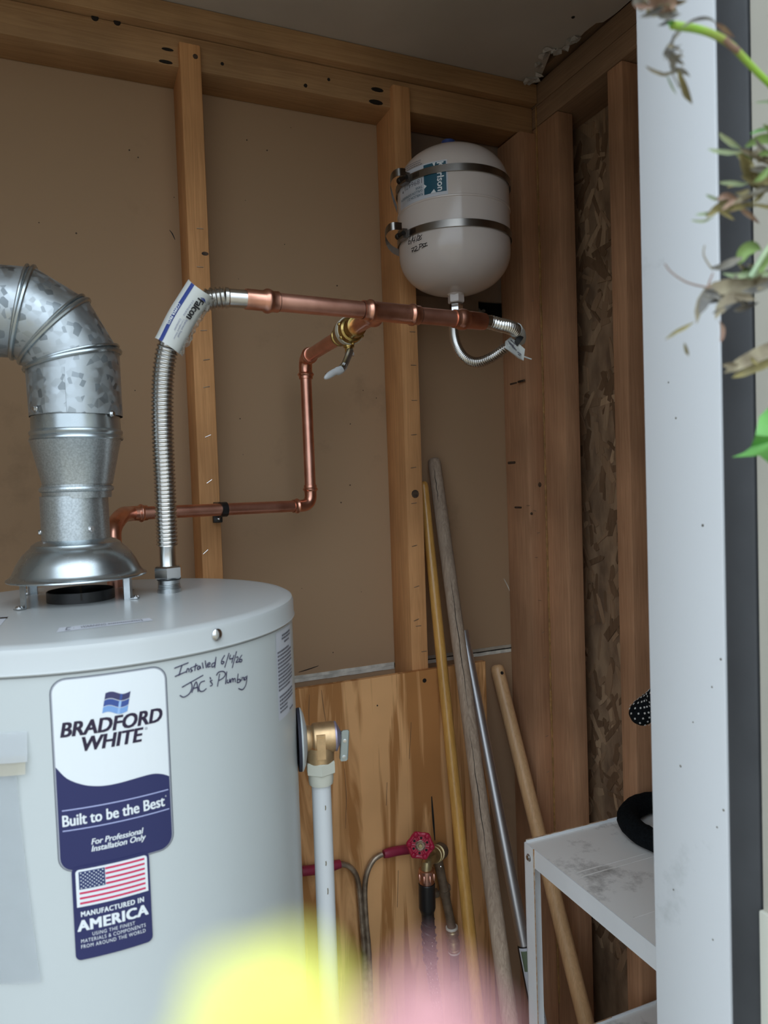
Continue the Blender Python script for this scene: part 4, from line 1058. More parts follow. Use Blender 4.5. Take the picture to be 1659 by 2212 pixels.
D(TT).text('STAINLESS', .20, .47, -.02, .05, off=.0009).text('Stainless Steel', .50, .80, .18, .27, off=.0009).text('Corrugated Water', .52, .86, .05, .14, off=.0009).text('Connector', .54, .74, -.07, .02, off=.0009).build('sleeve_print', M['tag_print'], tagp)
D(TT).text('COPPER PRESS', .36, .70, -.47, -.33, off=.0012, heavy=.0015).build('stripe_print', M['white_print'], tagp)
d = D(TT)
for k in range(3):
    d.stroke(curve2([(.10+.012*k, .22+.05*k), (.085+.012*k, .36+.05*k), (.11+.012*k, .50+.03*k)], 5), .012, .0005)
d.build('sleeve_emblem', M['tag_blue'], tagp)
random.seed(11)
v = []; f = []
for i in range(19):
    u = i/18
    for j in range(4):
        w = 0.55 + .45*j/3
        p_ = TS(u, w, .002 + random.uniform(0, .004)); v.append(p_)
for i in range(18):
    for j in range(3): k = i*4+j; f.append((k, k+1, k+5, k+4))
mesh_obj('crinkled_wrap', v, f, M['wrap'], fc, 0)

# ================================================================== EXPANSION TANK
EC, ER = (0.6750, 1.190), 0.1030
def ES(u, v, off): return cyl3(u, ZC+v, EC, ER, off)
et = thing('expansion_tank', 'cream expansion tank strapped between the studs, date written on it', 'tank', (EC[0], EC[1], ZC+.345))
ztp, zbt = .612, .349
prof = []
for i in range(15): a = pi/2*i/14; prof.append((max(ER*sin(a)**.85, .012 if i == 0 else 0), zbt + .072*(1-cos(a)**1.0)))
prof += [(ER, zbt+.10), (ER, .4895), (ER+.0012, .4905), (ER+.0014, .4925), (ER, .4940), (ER, ztp-.074)]
for i in range(1, 15): a = pi/2*i/14; prof.append((max(ER*cos(a)**.85, .002), ztp - .074 + .074*sin(a)))
shell = MB().lathe([(r, ZC+z) for r, z in prof], (*EC, 0), seg=80).build('tank_shell', M['tank_paint'], et, 40)
bc = PX(972, 300, .66)
MB().lathe([(.0125, ZC+.604), (.0125, ZC+.622), (.011, ZC+.623)], (EC[0]-.012, EC[1]-.01, 0), seg=24).build('valve_cap', M['blue_cap'], et)
o = hexnut((EC[0], EC[1], ZC+.3325), (0, 0, 1), .0155, .016); nk = o.build('neck_nut', M['tank_paint'], et)
MB().lathe([(.0130, ZC+.345), (.0165, ZC+.350), (.019, ZC+.356)], (*EC, 0), seg=28, cap=False).build('neck_boss', M['tank_paint'], et)
def ecyl(px, py): s, z = CYL(px, py, EC, ER); return s, z-ZC
(ua, va), (ub, vb), (uc, vc) = ecyl(866, 448), ecyl(968, 419), ecyl(966, 344)
elab = D(ES).rect(ua, ub, vb-.002, vc, .0003, 12).build('tank_label', M['label_paper'], et, 'white label with dark teal block')
(ta, tb), (tc_, td) = ecyl(917, 421), ecyl(963, 348)
tb = (tb + ecyl(964, 413)[1])/2; td = (td + ecyl(916, 357)[1])/2
D(ES).rect(ta, tc_, tb, td, .0006, 8).build('teal_block', M['teal'], elab)
hh = td-tb; ww = tc_-ta
def fit_rot(body, u0, u1, v0, v1, rot, **k):
    vv, ff = text_fit(body, 0, 1, 0, 1, **k)
    if rot == -90: return [(u0 + b*(u1-u0), v1 - a*(v1-v0)) for a, b in vv], ff
    return [(u1 - a*(u1-u0), v1 - b*(v1-v0)) for a, b in vv], ff
d = D(ES)
for k_ in (-.0004, .0004): d.add2d(fit_rot('Karlson', ta+ww*.62+k_, tc_-ww*.10+k_, tb+hh*.03+k_, td-hh*.02+k_, -90), .00142)
d.add2d(fit_rot('Karlson', ta+ww*.62, tc_-ww*.10, tb+hh*.03, td-hh*.02, -90), .0014)
for tri in ([(0, .36), (.13, .28), (0, .20)], [(.30, 0), (.46, .12), (.55, 0)], [(.42, 1), (.50, .86), (.56, 1)]):
    d.add2d(([(ta+ww*a, tb+hh*b) for a, b in tri], [(0, 1, 2)]), .0009)
d.build('block_lettering', M['white_print'], elab)
d = D(ES)
wl2 = ta-ua
d.add2d(fit_rot('KARLSON 2.1', ua+wl2*.42, ta-wl2*.05, vb+.006, vb+.0105, 180, bold=0.0), .0006)
d.add2d(fit_rot('GALLON EXPANSION', ua+wl2*.08, ta-wl2*.05, vb+.0125, vb+.017, 180, bold=0.0), .0006)
d.add2d(fit_rot('TANK', ua+wl2*.72, ta-wl2*.05, vb+.019, vb+.0235, 180, bold=0.0), .0006)
d.build('label_lettering', M['teal'], elab)
d = D(ES).add2d(fit_rot('1896471', ua+wl2*.30, ta-wl2*.06, vb+.0275, vb+.036, 180), .0006)
d.dot(ua+wl2*.2, vb+.0275, .0022, .0006, 10)
for k in range(5):
    u = ua+wl2*.12
    while u < ta-wl2*.08:
        w_ = random.uniform(.002, .005); d.rect(u, min(u+w_, ta-.001), vb+.041+.0034*k+(.012 if k > 1 else 0), vb+.0422+.0034*k+(.012 if k > 1 else 0), .0006, 1); u += w_+.0008
d.build('label_print', M['print_grey'], elab)
PSI = [[(405, 1195), (386, 1235), (381, 1278), (395, 1272), (401, 1245), (385, 1250)], [(428, 1190), (405, 1282)], [(430, 1210), (421, 1246), (448, 1240)], [(450, 1200), (434, 1268)], [(478, 1178), (455, 1258)],
       [(475, 1202), (492, 1194), (491, 1215), (469, 1241), (494, 1239)], [(516, 1183), (497, 1210), (494, 1230), (508, 1229), (511, 1211)],
       [(408, 1325), (436, 1315), (417, 1362)], [(412, 1345), (431, 1339)], [(440, 1311), (460, 1299), (463, 1320), (437, 1351), (479, 1336)], [(496, 1283), (484, 1338)], [(484, 1286), (510, 1274), (516, 1294), (489, 1311)],
       [(536, 1275), (518, 1280), (525, 1295), (536, 1301), (514, 1319)], [(534, 1276), (566, 1264)], [(552, 1270), (546, 1300)], [(530, 1306), (571, 1290)]]
strokes(D(ES), PSI, 800, 250, 4.608, EC, ER, 0.0012, 0.0005, ZC).build('marker_note', M['ink_black'], et, 'handwritten pressure note')
u9, v9 = ecyl(936, 610)
# straps
def strap(zc, label, loop, hz):
    b = thing('band_clamp', label, 'strap', (EC[0], EC[1], ZC+zc), 'steel bands around the expansion tank')
    h = .0062
    MB().lathe([(ER+.0022, zc-h), (ER+.0030, zc-h), (ER+.0030, zc+h), (ER+.0022, zc+h), (ER+.0022, zc-h)], (EC[0], EC[1], ZC), seg=80, cap=False).build('band', M['strap_steel'], b)
    s, z = CYL(hz[0], hz[1], EC, ER); a = s/ER; pc = cyl3(s, ZC+zc, EC, ER, .008); nn = Vector((sin(a), -cos(a), 0)); tt_ = Vector((cos(a), sin(a), 0))
    mb = MB(); c0 = pc
    mb.prism([c0-tt_*.010-Vector((0, 0, .0085))-nn*.005, c0+tt_*.010-Vector((0, 0, .0085))-nn*.005, c0+tt_*.009-Vector((0, 0, .0085))+nn*.004, c0-tt_*.009-Vector((0, 0, .0085))+nn*.004], (0, 0, .017))
    hs = mb.build('screw_housing', M['strap_steel'], b)
    MB().lathe([(.0052, -.013), (.0055, -.012), (.0055, -.006), (.0042, -.005), (.0042, .010)], c0+nn*.003, tt_, 14).build('clamp_screw', M['steel_dark'], b)
    lp_, _ = smooth_path([P(px, py, yy) for px, py, yy in loop], 30)
    v = []; f = []
    for p_ in lp_: v += [p_-Vector((0, 0, h)), p_+Vector((0, 0, h))]
    n_ = len(lp_)
    for p_ in lp_: v += [p_-Vector((0, -.0006, h)), p_+Vector((0, .0006, h))]
    for i in range(n_-1): f += [(2*i, 2*i+2, 2*i+3, 2*i+1), (2*n_+2*i+1, 2*n_+2*i+3, 2*n_+2*i+2, 2*n_+2*i), (2*i+1, 2*i+3, 2*n_+2*i+3, 2*n_+2*i+1), (2*i, 2*n_+2*i, 2*n_+2*i+2, 2*i+2)]
    mesh_obj('band_tail', v, f, M['strap_steel'], b, 40)
    # slots punched in the band by the housing
    d_ = D(lambda u, w, off: cyl3(u, ZC+zc+w, EC, ER+.003, off))
    for k in range(7):
        uu = s + .012 + k*.0022; d_.rect(uu, uu+.0011, -.0042, .0042, .0003, 1)
    d_.build('band_slots', M['steel_dark'], b)
strap(.5375, 'upper steel band clamp around the cream expansion tank', [(876, 372, 1.103), (862, 371, 1.100), (850, 377, 1.110), (844, 388, 1.125), (844, 406, 1.145), (850, 430, 1.165), (858, 452, 1.185)], (881, 380))
strap(.4440, 'lower steel band clamp around the cream expansion tank', [(868, 489, 1.103), (850, 488, 1.100), (838, 494, 1.110), (832, 508, 1.125), (836, 524, 1.145), (847, 538, 1.165), (862, 546, 1.185)], (877, 494))

# thin looping connector under the tank
lc = thing('flexible_connector', 'thin looping corrugated stainless connector below the cream expansion tank', 'hose', (EC[0], EC[1], ZC+.33))
o = hexnut((EC[0], EC[1], ZC+.3115), (0, 0, 1), .0125, .021); o.build('hex_nut', M['chrome'], lc)
MB().lathe([(.0075, 0), (.0075, .011)], (EC[0], EC[1], ZC+.301), seg=20).build('smooth_end', M['stainless'], lc)
cl = [Vector((EC[0], EC[1], ZC+.302)), P(981, 694, 1.16), P(981, 722, 1.12), P(988, 750, 1.085), P(1004, 773, 1.06), P(1030, 783, 1.04), P(1060, 773, 1.02), P(1085, 757, 1.0), P(1106, 742, .985), P(1120, 730, .970)]
corrugated(cl, .0088, .0072, .0036, 18, 6).build('corrugated_tube', M['stainless'], lc)
ce2 = [MBp+mdir*.000, P(1064, 700, .93)]
MB().tube([MBp-mdir*.004, MBp+mdir*.012], .0102, 22).build('smooth_end', M['stainless'], lc)
cl2 = [MBp+mdir*.011, P(1080, 702, .932), P(1098, 706, .936), P(1112, 713, .945), P(1120, 724, .958), P(1121, 731, .968)]
corrugated(cl2, .0107, .0084, .0046, 20, 6).build('corrugated_tube', M['stainless'], lc)
tq = [P(1113, 712, .946), P(1119, 720, .954), P(1121, 728, .962), P(1120, 735, .968)]
tqs, _ = smooth_path(tq, 12)
MB().tube(tqs, [.0112]*12, 16, flat=1).build('grey_tape', M['tag_white'], lc)
tg = MB().tube([P(1112, 734, .952), P(1121, 741, .950)], .0112, 16); tg.build('black_tie', M['black_rubber'], lc)
tp = [(1092, 737), (1103, 728), (1116, 738), (1134, 754), (1131, 779), (1120, 774), (1104, 760), (1092, 752)]
v = [P(a, b, .945 + .004*sin(i*1.7)) for i, (a, b) in enumerate(tp)]
pt = MB().prism(v, (0, .0008, 0)).build('paper_tag', M['tag_white'], lc, 0)
d = D(lambda u, w, off: P(u, w, .9435))
for k, (x0, y0, x1, y1) in enumerate([(1098, 737, 1110, 748), (1100, 741, 1113, 753), (1103, 734, 1114, 744), (1106, 748, 1116, 757), (1118, 760, 1126, 766), (1119, 765, 1124, 768)]):
    d.stroke([(x0, y0), (x1, y1)], 2.0, 0)
d.build('tag_print', M['print_grey'], lc)
MB().tube([P(1131, 770, .946), P(1148, 776, .944)], .0012, 6).build('tag_string', M['tag_white'], lc)
#@@PART3
# ================================================================== RELIEF VALVE AND DRAIN
ang = radians(13); rn = Vector((cos(ang), -sin(ang), 0)); 
zv = P(690, 1593, 0.865).z
vp0 = Vector((TC[0], TC[1], 0)) + rn*(TR+.0005); vp0.z = zv
rv = thing('relief_valve', 'bronze relief valve with grey lever on the heater side', 'valve', tuple(vp0))
MB().lathe([(.0385, .0003), (.0390, .0040), (.036, .0044)], vp0, rn, 40).build('gasket', M['gasket'], rv)
MB().lathe([(.0388, .0040), (.0385, .0058), (.032, .0088), (.018, .0118), (.012, .0122)], vp0, rn, 48).build('escutcheon', M['enamel'], rv)
def px_r(px):
    best, bt = 9e9, 0
    for i in range(300):
        q_ = vp0 + rn*(.12*i/300); d_ = q_-EYE; x = W_/2 + FPX*d_.dot(RIGHT)/d_.dot(FWD)
        if abs(x-px) < best: best, bt = abs(x-px), .12*i/300
    return bt
a1, a2, a3, a4, a5, a6 = (px_r(x) for x in (651, 672, 681, 716, 722, 737))
MB().lathe([(.0160, a1-.004), (.0163, a1+.003), (.0160, a2-.002), (.0150, a2), (.0182, a2+.003), (.0186, a3), (.0186, a4-.002), (.0190, a4), (.0186, a5), (.0165, a5+.0006)], vp0, rn, 40).build('valve_body', M['bronze'], rv)
MB().lathe([(.0182, a5), (.0186, a5+.0022), (.0176, a5+.003), (.0060, a6-.0004), (.0040, a6)], vp0, rn, 36).build('spring_cap', M['cap_purple'], rv)
vax = vp0 + rn*px_r(690)
MB().lathe([(.0178, -.010), (.0178, -.021), (.0172, -.026), (.0176, -.0285), (.0168, -.031)], vax, seg=36).build('outlet', M['bronze'], rv)
side = Vector((-sin(ang), -cos(ang), 0)); side = side if (side.dot(EYE-vax) > 0) else -side
pb = vax + side*.0185 + rn*.0005
MB().prism([pb-rn*.0055+Vector((0, 0, -.022)), pb+rn*.0055+Vector((0, 0, -.022)), pb+rn*.0055+Vector((0, 0, .009)), pb-rn*.0055+Vector((0, 0, .009))], -side*.004+Vector((0, 0, 0))).build('cast_plate', M['bronze'], rv)
MB().prism([pb-rn*.0048+Vector((0, 0, -.0215))+side*.0008, pb+rn*.0048+Vector((0, 0, -.0215))+side*.0008, pb+rn*.0048+Vector((0, 0, .0055))+side*.0008, pb-rn*.0048+Vector((0, 0, .0055))+side*.0008], -side*.003).build('rating_plate', M['bronze'], rv)
MB().tube([vp0+rn*(a6-.002), vp0+rn*(px_r(742))], .0028, 12).build('lever_pin', M['chrome'], rv)
lc0 = vp0 + rn*(px_r(747)); hw = .0052
lz0, lz1 = P(746, 1574, lc0.y).z, P(745, 1640, lc0.y).z
mb = MB()
sv = side
A_ = lc0 + sv*.006; tilt = Vector((-.0035, 0, 0))
def lq(t, w): return Vector((A_.x, A_.y, lz0+(lz1-lz0)*t)) + tilt*t + rn*w - rn*.001
outl = [lq(.0, -hw*.6), lq(.0, hw*.6), lq(.06, hw), lq(.94, hw), lq(1, hw*.6), lq(1, -hw*.6), lq(.94, -hw), lq(.06, -hw)]
lev = MB().prism(outl, -sv*.0016).build('lever', M['grey_metal'], rv)
for sgn in (-1, 1):
    MB().prism([lq(.06, sgn*hw), lq(.94, sgn*hw), lq(.94, sgn*hw)-sv*.007, lq(.06, sgn*hw)-sv*.007], rn*(sgn*-.0012)).build('lever_flange', M['grey_metal'], lev)
for t in (.34, .86):
    MB().lathe([(.0024, 0), (.0024, .0006), (.0014, .0008)], lq(t, 0), sv, 12).build('lever_eyelet', M['chrome'] if t < .5 else M['zinc'], lev)
dp = thing('drain_pipe', 'white plastic drain pipe with ivory adapter hanging from the bronze relief valve', 'pipe', (vax.x, vax.y, 0.0))
zt_ = vax.z-.030
o = hexnut((vax.x, vax.y, zt_-.014), (0, 0, 1), .0198, .0155, .06); o.build('adapter_nut', M['cpvc'], dp)
MB().lathe([(.0150, -.0285), (.0152, -.0270), (.0158, -.0240), (.0160, -.013)], (vax.x, vax.y, zt_), seg=36).build('adapter_socket', M['cpvc'], dp)
pz = PA(701, 2100, .9)
pv = MB().lathe([(.0122, 0.06), (.0122, zt_-.026)], (vax.x, vax.y, 0), seg=36).build('pipe', M['white_plastic'], dp)
for px, py, h in ((703, 1745, .003), (708, 1925, .004), (704, 1865, .003)):
    s, z = CYL(px, py, (vax.x, vax.y), .0122)
    D(lambda u, w, off: cyl3(u, w, (vax.x, vax.y), .0122, off)).stroke(curve2([(s, z+h), (s+.0002, z), (s-.0002, z-h)], 4), .0012, .0003).build('scuff', M['stem_wood'], dp)

# ================================================================== PLYWOOD AND WHAT HANGS ON IT
YP = 1.2875
ztop_p = P(850, 1458, YP).z
xr_p = P(1049, 1428, YP).x
MB2 = MB().box(-0.45, xr_p, YP, YS-.0003, 0.05, ztop_p, 0.0008)
ply = MB2.build('plywood_board', M['plywood'], smooth=30, origin=(0.2, YP, 0.05))
tag(ply, 'tan plywood board fixed over the studs, lower half of back wall', 'board')
plug(917, 1470, YP, .0045, M['steel_dark'], 'nail_head', ply, .0008)
plug(815, 1524, YP, .0016, M['knot'], 'nail_head', ply, .0008)
for px, py, w, h in ((934, 1745, .004, .040), (936, 1800, .003, .030), (945, 2090, .004, .014)):
    patch('dark_streak', px, py, w*1.6, h*1.2, YP, M['smear_dark'], ply)
mark('dark_crack', [(932, 1720), (934, 1750), (937, 1790), (939, 1815)], YP, .0045, M['black'], ply, .0009)
for pts_ in ([(668, 1500), (667, 1540), (668, 1570)], [(707, 1760), (709, 1850), (708, 1960)], [(836, 1690), (834, 1740)], [(744, 1660), (748, 1720), (746, 1790)], [(694, 1490), (699, 1530), (704, 1560)], [(860, 1880), (858, 1960)], [(888, 1560), (884, 1640)]):
    mark('grain_check', pts_, YP, .0013, M['strand_c'], ply, .0004)

# twin rod tool with red grips
yt = YP-.012
tool = thing('rod_tool', 'steel tool with two outward bent rods in red rubber grips against plywood', 'tool', tuple(P(786, 2000, yt)))
for rod, grip in (([(733, 1867), (752, 1870), (769, 1890), (776, 1925), (781, 1990), (787, 2060), (793, 2212), (797, 2330)], [(651, 1882), (690, 1877), (735, 1866)]),
                  ([(826, 1845), (808, 1856), (793, 1885), (788, 1925), (791, 1990), (797, 2060), (803, 2212), (807, 2330)], [(886, 1834), (858, 1838), (829, 1845)])):
    p_, _ = smooth_path([P(a, b, yt) for a, b in rod], 50)
    MB().tube(p_, .0052, 14).build('rod', M['rod'], tool)
    g_, _ = smooth_path([P(a, b, yt-.001) for a, b in grip], 16)
    MB().tube(g_, [.0088]+[.0092]*12+[.0090, .0084, .0078], 16).build('grip', M['red_grip'], tool)
# old supply pipe with spigot
yq = YP-.022
sp = thing('supply_pipe', 'old dull brown water pipe strapped to the plywood behind garden hose', 'pipe', tuple(P(978, 2000, yq)))
q0, q1, q2_, q3 = P(944, 1846, yq), P(976, 2004, yq), P(981, 2052, yq), P(989, 2330, yq)
MB().tube([q0, q1], .0090, 20).build('pipe', M['iron_old'], sp)
MB().tube([q2_, q3], .0090, 20).build('pipe', M['iron_old'], sp)
dq = (q2_-q1).normalized(); ql = (q2_-q1).length
MB().lathe([(.0095, -.003), (.0122, -.002), (.0124, .004), (.0112, .005), (.0128, .007), (.0130, .014), (.0118, .0165), (.0102, .0175), (.0102, ql*.5+.002), (.0118, ql*.5+.003), (.0130, ql*.5+.006), (.0128, ql-.006), (.0112, ql-.004), (.0124, ql-.003), (.0122, ql+.003), (.0095, ql+.004)], q1, dq, 26).build('coupling', M['brass_old'], sp)
for t in (-.001, ql+.002): MB().lathe([(.0115, 0), (.0124, .001), (.0124, .004), (.0115, .005)], q1+dq*(t-.002), dq, 26).build('coupling_collar', M['cpvc'], sp)
qs = q0.lerp(q1, .52)
MB().lathe([(.0092, -.006), (.0104, -.006), (.0104, .006), (.0092, .006)], qs, (q1-q0).normalized(), 20).build('strap', M['iron_old'], sp)
for a_, b_ in ((-.022, -.008), (.008, .017)):
    MB().box(qs.x+a_, qs.x+b_, qs.y+.006, YP-.0003, qs.z-.006-(.004 if a_ < 0 else -.003), qs.z+.006-(.004 if a_ < 0 else -.003), .001).build('strap_ear', M['iron_old'], sp)
MB().sphere(P(952, 1872, yq-.012), .002, 8, 6).build('drip', M['chrome'], sp)
# spigot
hb = thing('hose_spigot', 'brass hose spigot with a red six lobed handwheel on plywood', 'faucet', tuple(P(935, 1845, yq-.02)))
p0, p1, p2 = P(949, 1840, yq), P(936, 1848, yq-.026), P(923, 1862, yq-.046)
pp, _ = smooth_path([p0, p1, p2, P(921, 1880, yq-.050)], 16)
MB().tube(pp, [.0135, .0140, .0140, .0135, .0150, .0155, .0150, .0135, .0130, .0125, .0118, .0112, .0108, .0108, .0108, .0108], 20).build('spigot_body', M['brass_old'], hb)
for t in (3, 6): MB().lathe([(.0135, -.002), (.0165, -.001), (.0165, .001), (.0135, .002)], pp[t], (pp[t+1]-pp[t-1]).normalized(), 22).build('body_rib', M['brass_old'], hb)
MB().lathe([(.0155, -.012), (.0160, -.010), (.0160, .010), (.0150, .012)], p0, (p1-p0).normalized(), 22).build('pipe_elbow', M['iron_old'], hb)
wc = P(908, 1826, yq-.066); wn_ = (Vector((-.42, -1, .12))).normalized()
MB().tube([p1, p1.lerp(wc, .6), wc-wn_*.001], [.0095, .0085, .0045], 16).build('bonnet', M['brass_old'], hb)
e1 = wn_.cross(Vector((0, 0, 1))).normalized(); e2 = e1.cross(wn_)
R_w = .0215
mb = MB(); rim = []
for i in range(61):
    a = 2*pi*i/60; rim.append(wc + e1*(R_w*(1-.06*cos(6*a+pi))*cos(a+.15)) + e2*(R_w*(1-.06*cos(6*a+pi))*sin(a+.15)))
wheel = mb.tube(rim, .0036, 10, cap=False).build('handwheel', M['red_paint'], hb)
for k in range(6):
    a = 2*pi*k/6 + .15; q_ = wc + e1*(R_w*cos(a)) + e2*(R_w*sin(a))
    MB().sphere(q_+wn_*.0008, .0058, 10, 8).build('wheel_lobe', M['red_paint'], wheel)
    MB().tube([wc+e1*(.007*cos(a))+e2*(.007*sin(a)), wc+e1*(.019*cos(a))+e2*(.019*sin(a))], .0026, 8).build('wheel_spoke', M['red_paint'], wheel)
MB().lathe([(.0100, -.002), (.0105, .0005), (.0098, .0022), (.0088, .0026), (.0080, .0018), (.0074, .0026), (.0050, .0024)], wc, wn_, 28).build('wheel_hub', M['rod'], wheel)
MB().lathe([(.0100, -.0012), (.0205, -.0010), (.0205, .0010), (.0100, .0012), (.0100, -.0012)], wc, wn_, 36, cap=False).build('wheel_web', M['red_paint'], wheel)
for k in range(6):
    a = 2*pi*(k+.5)/6 + .15
    MB().lathe([(.0024, 0), (.0022, .0003), (.0005, .0003)], wc+wn_*.0012+e1*(.0138*cos(a))+e2*(.0138*sin(a)), wn_, 10).build('wheel_hole', M['black'], wheel)
o = hexnut(wc+wn_*.0020, wn_, .0040, .0032); o.build('wheel_nut', M['brass_old'], wheel)
# garden hose
yh = yq-.050
gh = thing('garden_hose', 'black garden hose with rose copper coupler hanging from the spigot', 'hose', tuple(P(935, 2100, yh)))
h0, h1_ = P(921, 1877, yh), P(922, 1907, yh)
dh = (h1_-h0).normalized()
prof = [(.0128, 0), (.0148, .0006), (.0150, .003), (.0148, (h1_-h0).length-.002), (.0140, (h1_-h0).length)]
cpn = MB().lathe(prof, h0, dh, 40).build('coupler', M['rose_copper'], gh)
for k in range(8):
    a = 2*pi*k/8; e_ = Vector((cos(a), sin(a), 0)); c_ = h0.lerp(h1_, .5) + e_*.0147
    m_ = MB().sphere(c_, .0030, 8, 6, (1, 1, 2.6)); m_.build('coupler_grip', M['rose_copper'], cpn)
h2, h3, h4 = P(923, 1963, yh), P(924, 1975, yh), P(931, 2079, yh)
MB().lathe([(.0152, 0), (.0160, .001), (.0160, (h2-h1_).length-.003), (.0152, (h2-h1_).length), (.0125, (h2-h1_).length+.007)], h1_, (h2-h1_).normalized(), 36).build('sleeve', M['black_plastic'], gh)
pts, L = smooth_path([h2, h3, P(927, 2025, yh), h4], 40)
rs = MB().tube(pts, .0122, 24).build('strain_relief', M['black_plastic'], gh)
for k in range(2):
    sp_ = []
    for i in range(90):
        t = i/89; x = .22+.76*t; j = min(int(x*39), 38); c_ = pts[j].lerp(pts[j+1], x*39-j); a = 2*pi*(t*2.6)+k*pi
        sp_.append(c_ + Vector((cos(a)*.0126, sin(a)*.0126, 0)))
    MB().tube(sp_, .0022, 8).build('spiral_rib', M['black_plastic'], rs)
hp, L = smooth_path([h4, P(934, 2105, yh), P(941, 2150, yh-.004), P(947, 2212, yh-.01), P(952, 2330, yh-.03), P(960, 2480, yh-.05)], 80)
hose = MB().tube(hp, .0103, 22).build('hose', M['ring'], gh)
random.seed(2)
def flecks(path, R, n, parent, size=.0012):
    mb = MB(); m_ = len(path)
    for _ in range(n):
        x = random.uniform(0, m_-2); j = int(x); c_ = path[j].lerp(path[j+1], x-j); t = (path[j+1]-path[j]).normalized()
        ref = Vector((0, 1, 0)) if abs(t.y) < .9 else Vector((1, 0, 0)); a_ = (ref-t*ref.dot(t)).normalized(); b_ = t.cross(a_)
        an = random.choice(range(14))*2*pi/14; nn = a_*cos(an)+b_*sin(an); tt_ = nn.cross(t)
        p_ = c_ + nn*(R+.0002)
        mb.prism([p_-t*size-tt_*size*.6, p_+t*size-tt_*size*.3, p_+t*size+tt_*size*.6, p_-t*size+tt_*size*.3], nn*.0004)
    o = mb.build('fleck_weave', M['fleck'], parent, 0); o['kind'] = 'stuff'; return o
flecks(hp[:50], .0104, 230, hose)
flecks(pts[16:], .0122, 26, hose, .0014)

# ================================================================== LONG HANDLES
def handle(name, label, cat, a, b, r0, r1, material, dome=True, ext=0.0, seg=22, group=None):
    a, b = Vector(a), Vector(b); d_ = (b-a).normalized()
    t = (0.012 - a.z)/d_.z; b2 = a + d_*t; L_ = (b2-a).length
    o = thing(name, label, cat, tuple(b2), group)
    prof = ([(r0*.30, 0), (r0*.62, .0012), (r0*.86, .004), (r0*.97, .009), (r0, .016)] if dome else [(r0*.98, 0), (r0, .001)]) + [(r0, .1), (r1, min((b-a).length, L_-.02)), (r1, L_)]
    MB().lathe(prof, a, d_, seg).build('shaft', material, o, 50)
    return o, a, d_, L_
ya = handle('tool_handle', 'slim glossy yellow varnished wooden handle leaning beside the middle stud', 'tool handle', P(914, 1040, 1.350), P(1022, 2090, 1.165), .0102, .0125, M['handle_yellow'])
gr = handle('tool_handle', 'thick weathered grey wooden handle leaning with its rounded top against drywall', 'tool handle', P(937, 990, 1.366), P(1086, 2090, 1.095), .0140, .0150, M['handle_grey'])
for k, (t0_, t1_, off) in enumerate(((.02, .10, .2), (.25, .52, -.1), (.55, .80, .15))):
    _, a_, d_, L_ = gr; n_ = (EYE-(a_+d_*.4)); n_ = (n_-d_*n_.dot(d_)).normalized(); w_ = d_.cross(n_)
    v = []; f = []
    for i in range(13):
        t = t0_+(t1_-t0_)*i/12; c_ = a_ + d_*t + n_*.01515 + w_*(off*.012+.0008*sin(i*1.9)); hw_ = .0007*sin(pi*(i+.3)/13)
        v += [c_-w_*hw_, c_+w_*hw_]
    for i in range(12): f.append((2*i, 2*i+2, 2*i+3, 2*i+1))
    mesh_obj('split', v, f, M['black'], gr[0], 0)
tu = handle('tool_handle', 'polished metal tube handle leaning behind the grey wooden one', 'tool handle', P(1000, 1362, 1.286), P(1142, 2090, 1.120), .0112, .0122, M['tube'], dome=False)
_, a_, d_, L_ = tu
tl = (P(1127, 2042, 1.13).z - a_.z)/d_.z
MB().lathe([(.0122, 0), (.0134, .004), (.0136, .02), (.0136, .26)], a_+d_*tl, d_, 24).build('socket', M['steel_dark'], tu[0])
n_ = (EYE-(a_+d_*tl)); n_ = (n_-d_*n_.dot(d_)).normalized(); w_ = d_.cross(n_); w_ = w_ if w_.dot(RIGHT) > 0 else -w_
def US(u, v, off): q_ = u/.0138; return a_ + d_*(tl+v) + w_*((.0138+off)*sin(q_)) + n_*((.0138+off)*cos(q_))
D(US).rect(-.012, .018, .002, .19, .0004, 10).build('tool_label', M['label_paper'], tu[0], 'white paper label with green block')
D(US).rect(-.009, .016, .007, .042, .0008, 8).build('label_block', M['green_print'], tu[0])
d = D(US)
for k in range(9): 
    v0 = .055 + .013*k; d.stroke(curve2([(-.004, v0), (.002, v0+.004), (.006, v0-.002), (.012, v0+.003)], 4), .0012, .0008)
d.build('label_writing', M['print_grey'], tu[0])
tn = handle('tool_handle', 'tan wooden handle with a hanging hole, leaning behind the white shelf', 'tool handle', P(1072, 1436, 1.362), P(1241, 2110, 1.150), .0150, .0162, M['handle_tan'])
q_ = P(1082, 1452, 1.330); 
_, a_, d_, L_ = tn
n_ = (EYE-a_); n_ = (n_-d_*n_.dot(d_)).normalized(); w_ = d_.cross(n_); w_ = w_ if w_.dot(RIGHT) > 0 else -w_
hc = a_ + d_*.020 + n_*.0128 + w_*.0072
nn = (n_*.86+w_*.5).normalized()
MB().lathe([(.0036, 0), (.0036, .0012), (.001, .0013)], hc+nn*.0006, nn, 14).build('hanging_hole', M['black'], tn[0])

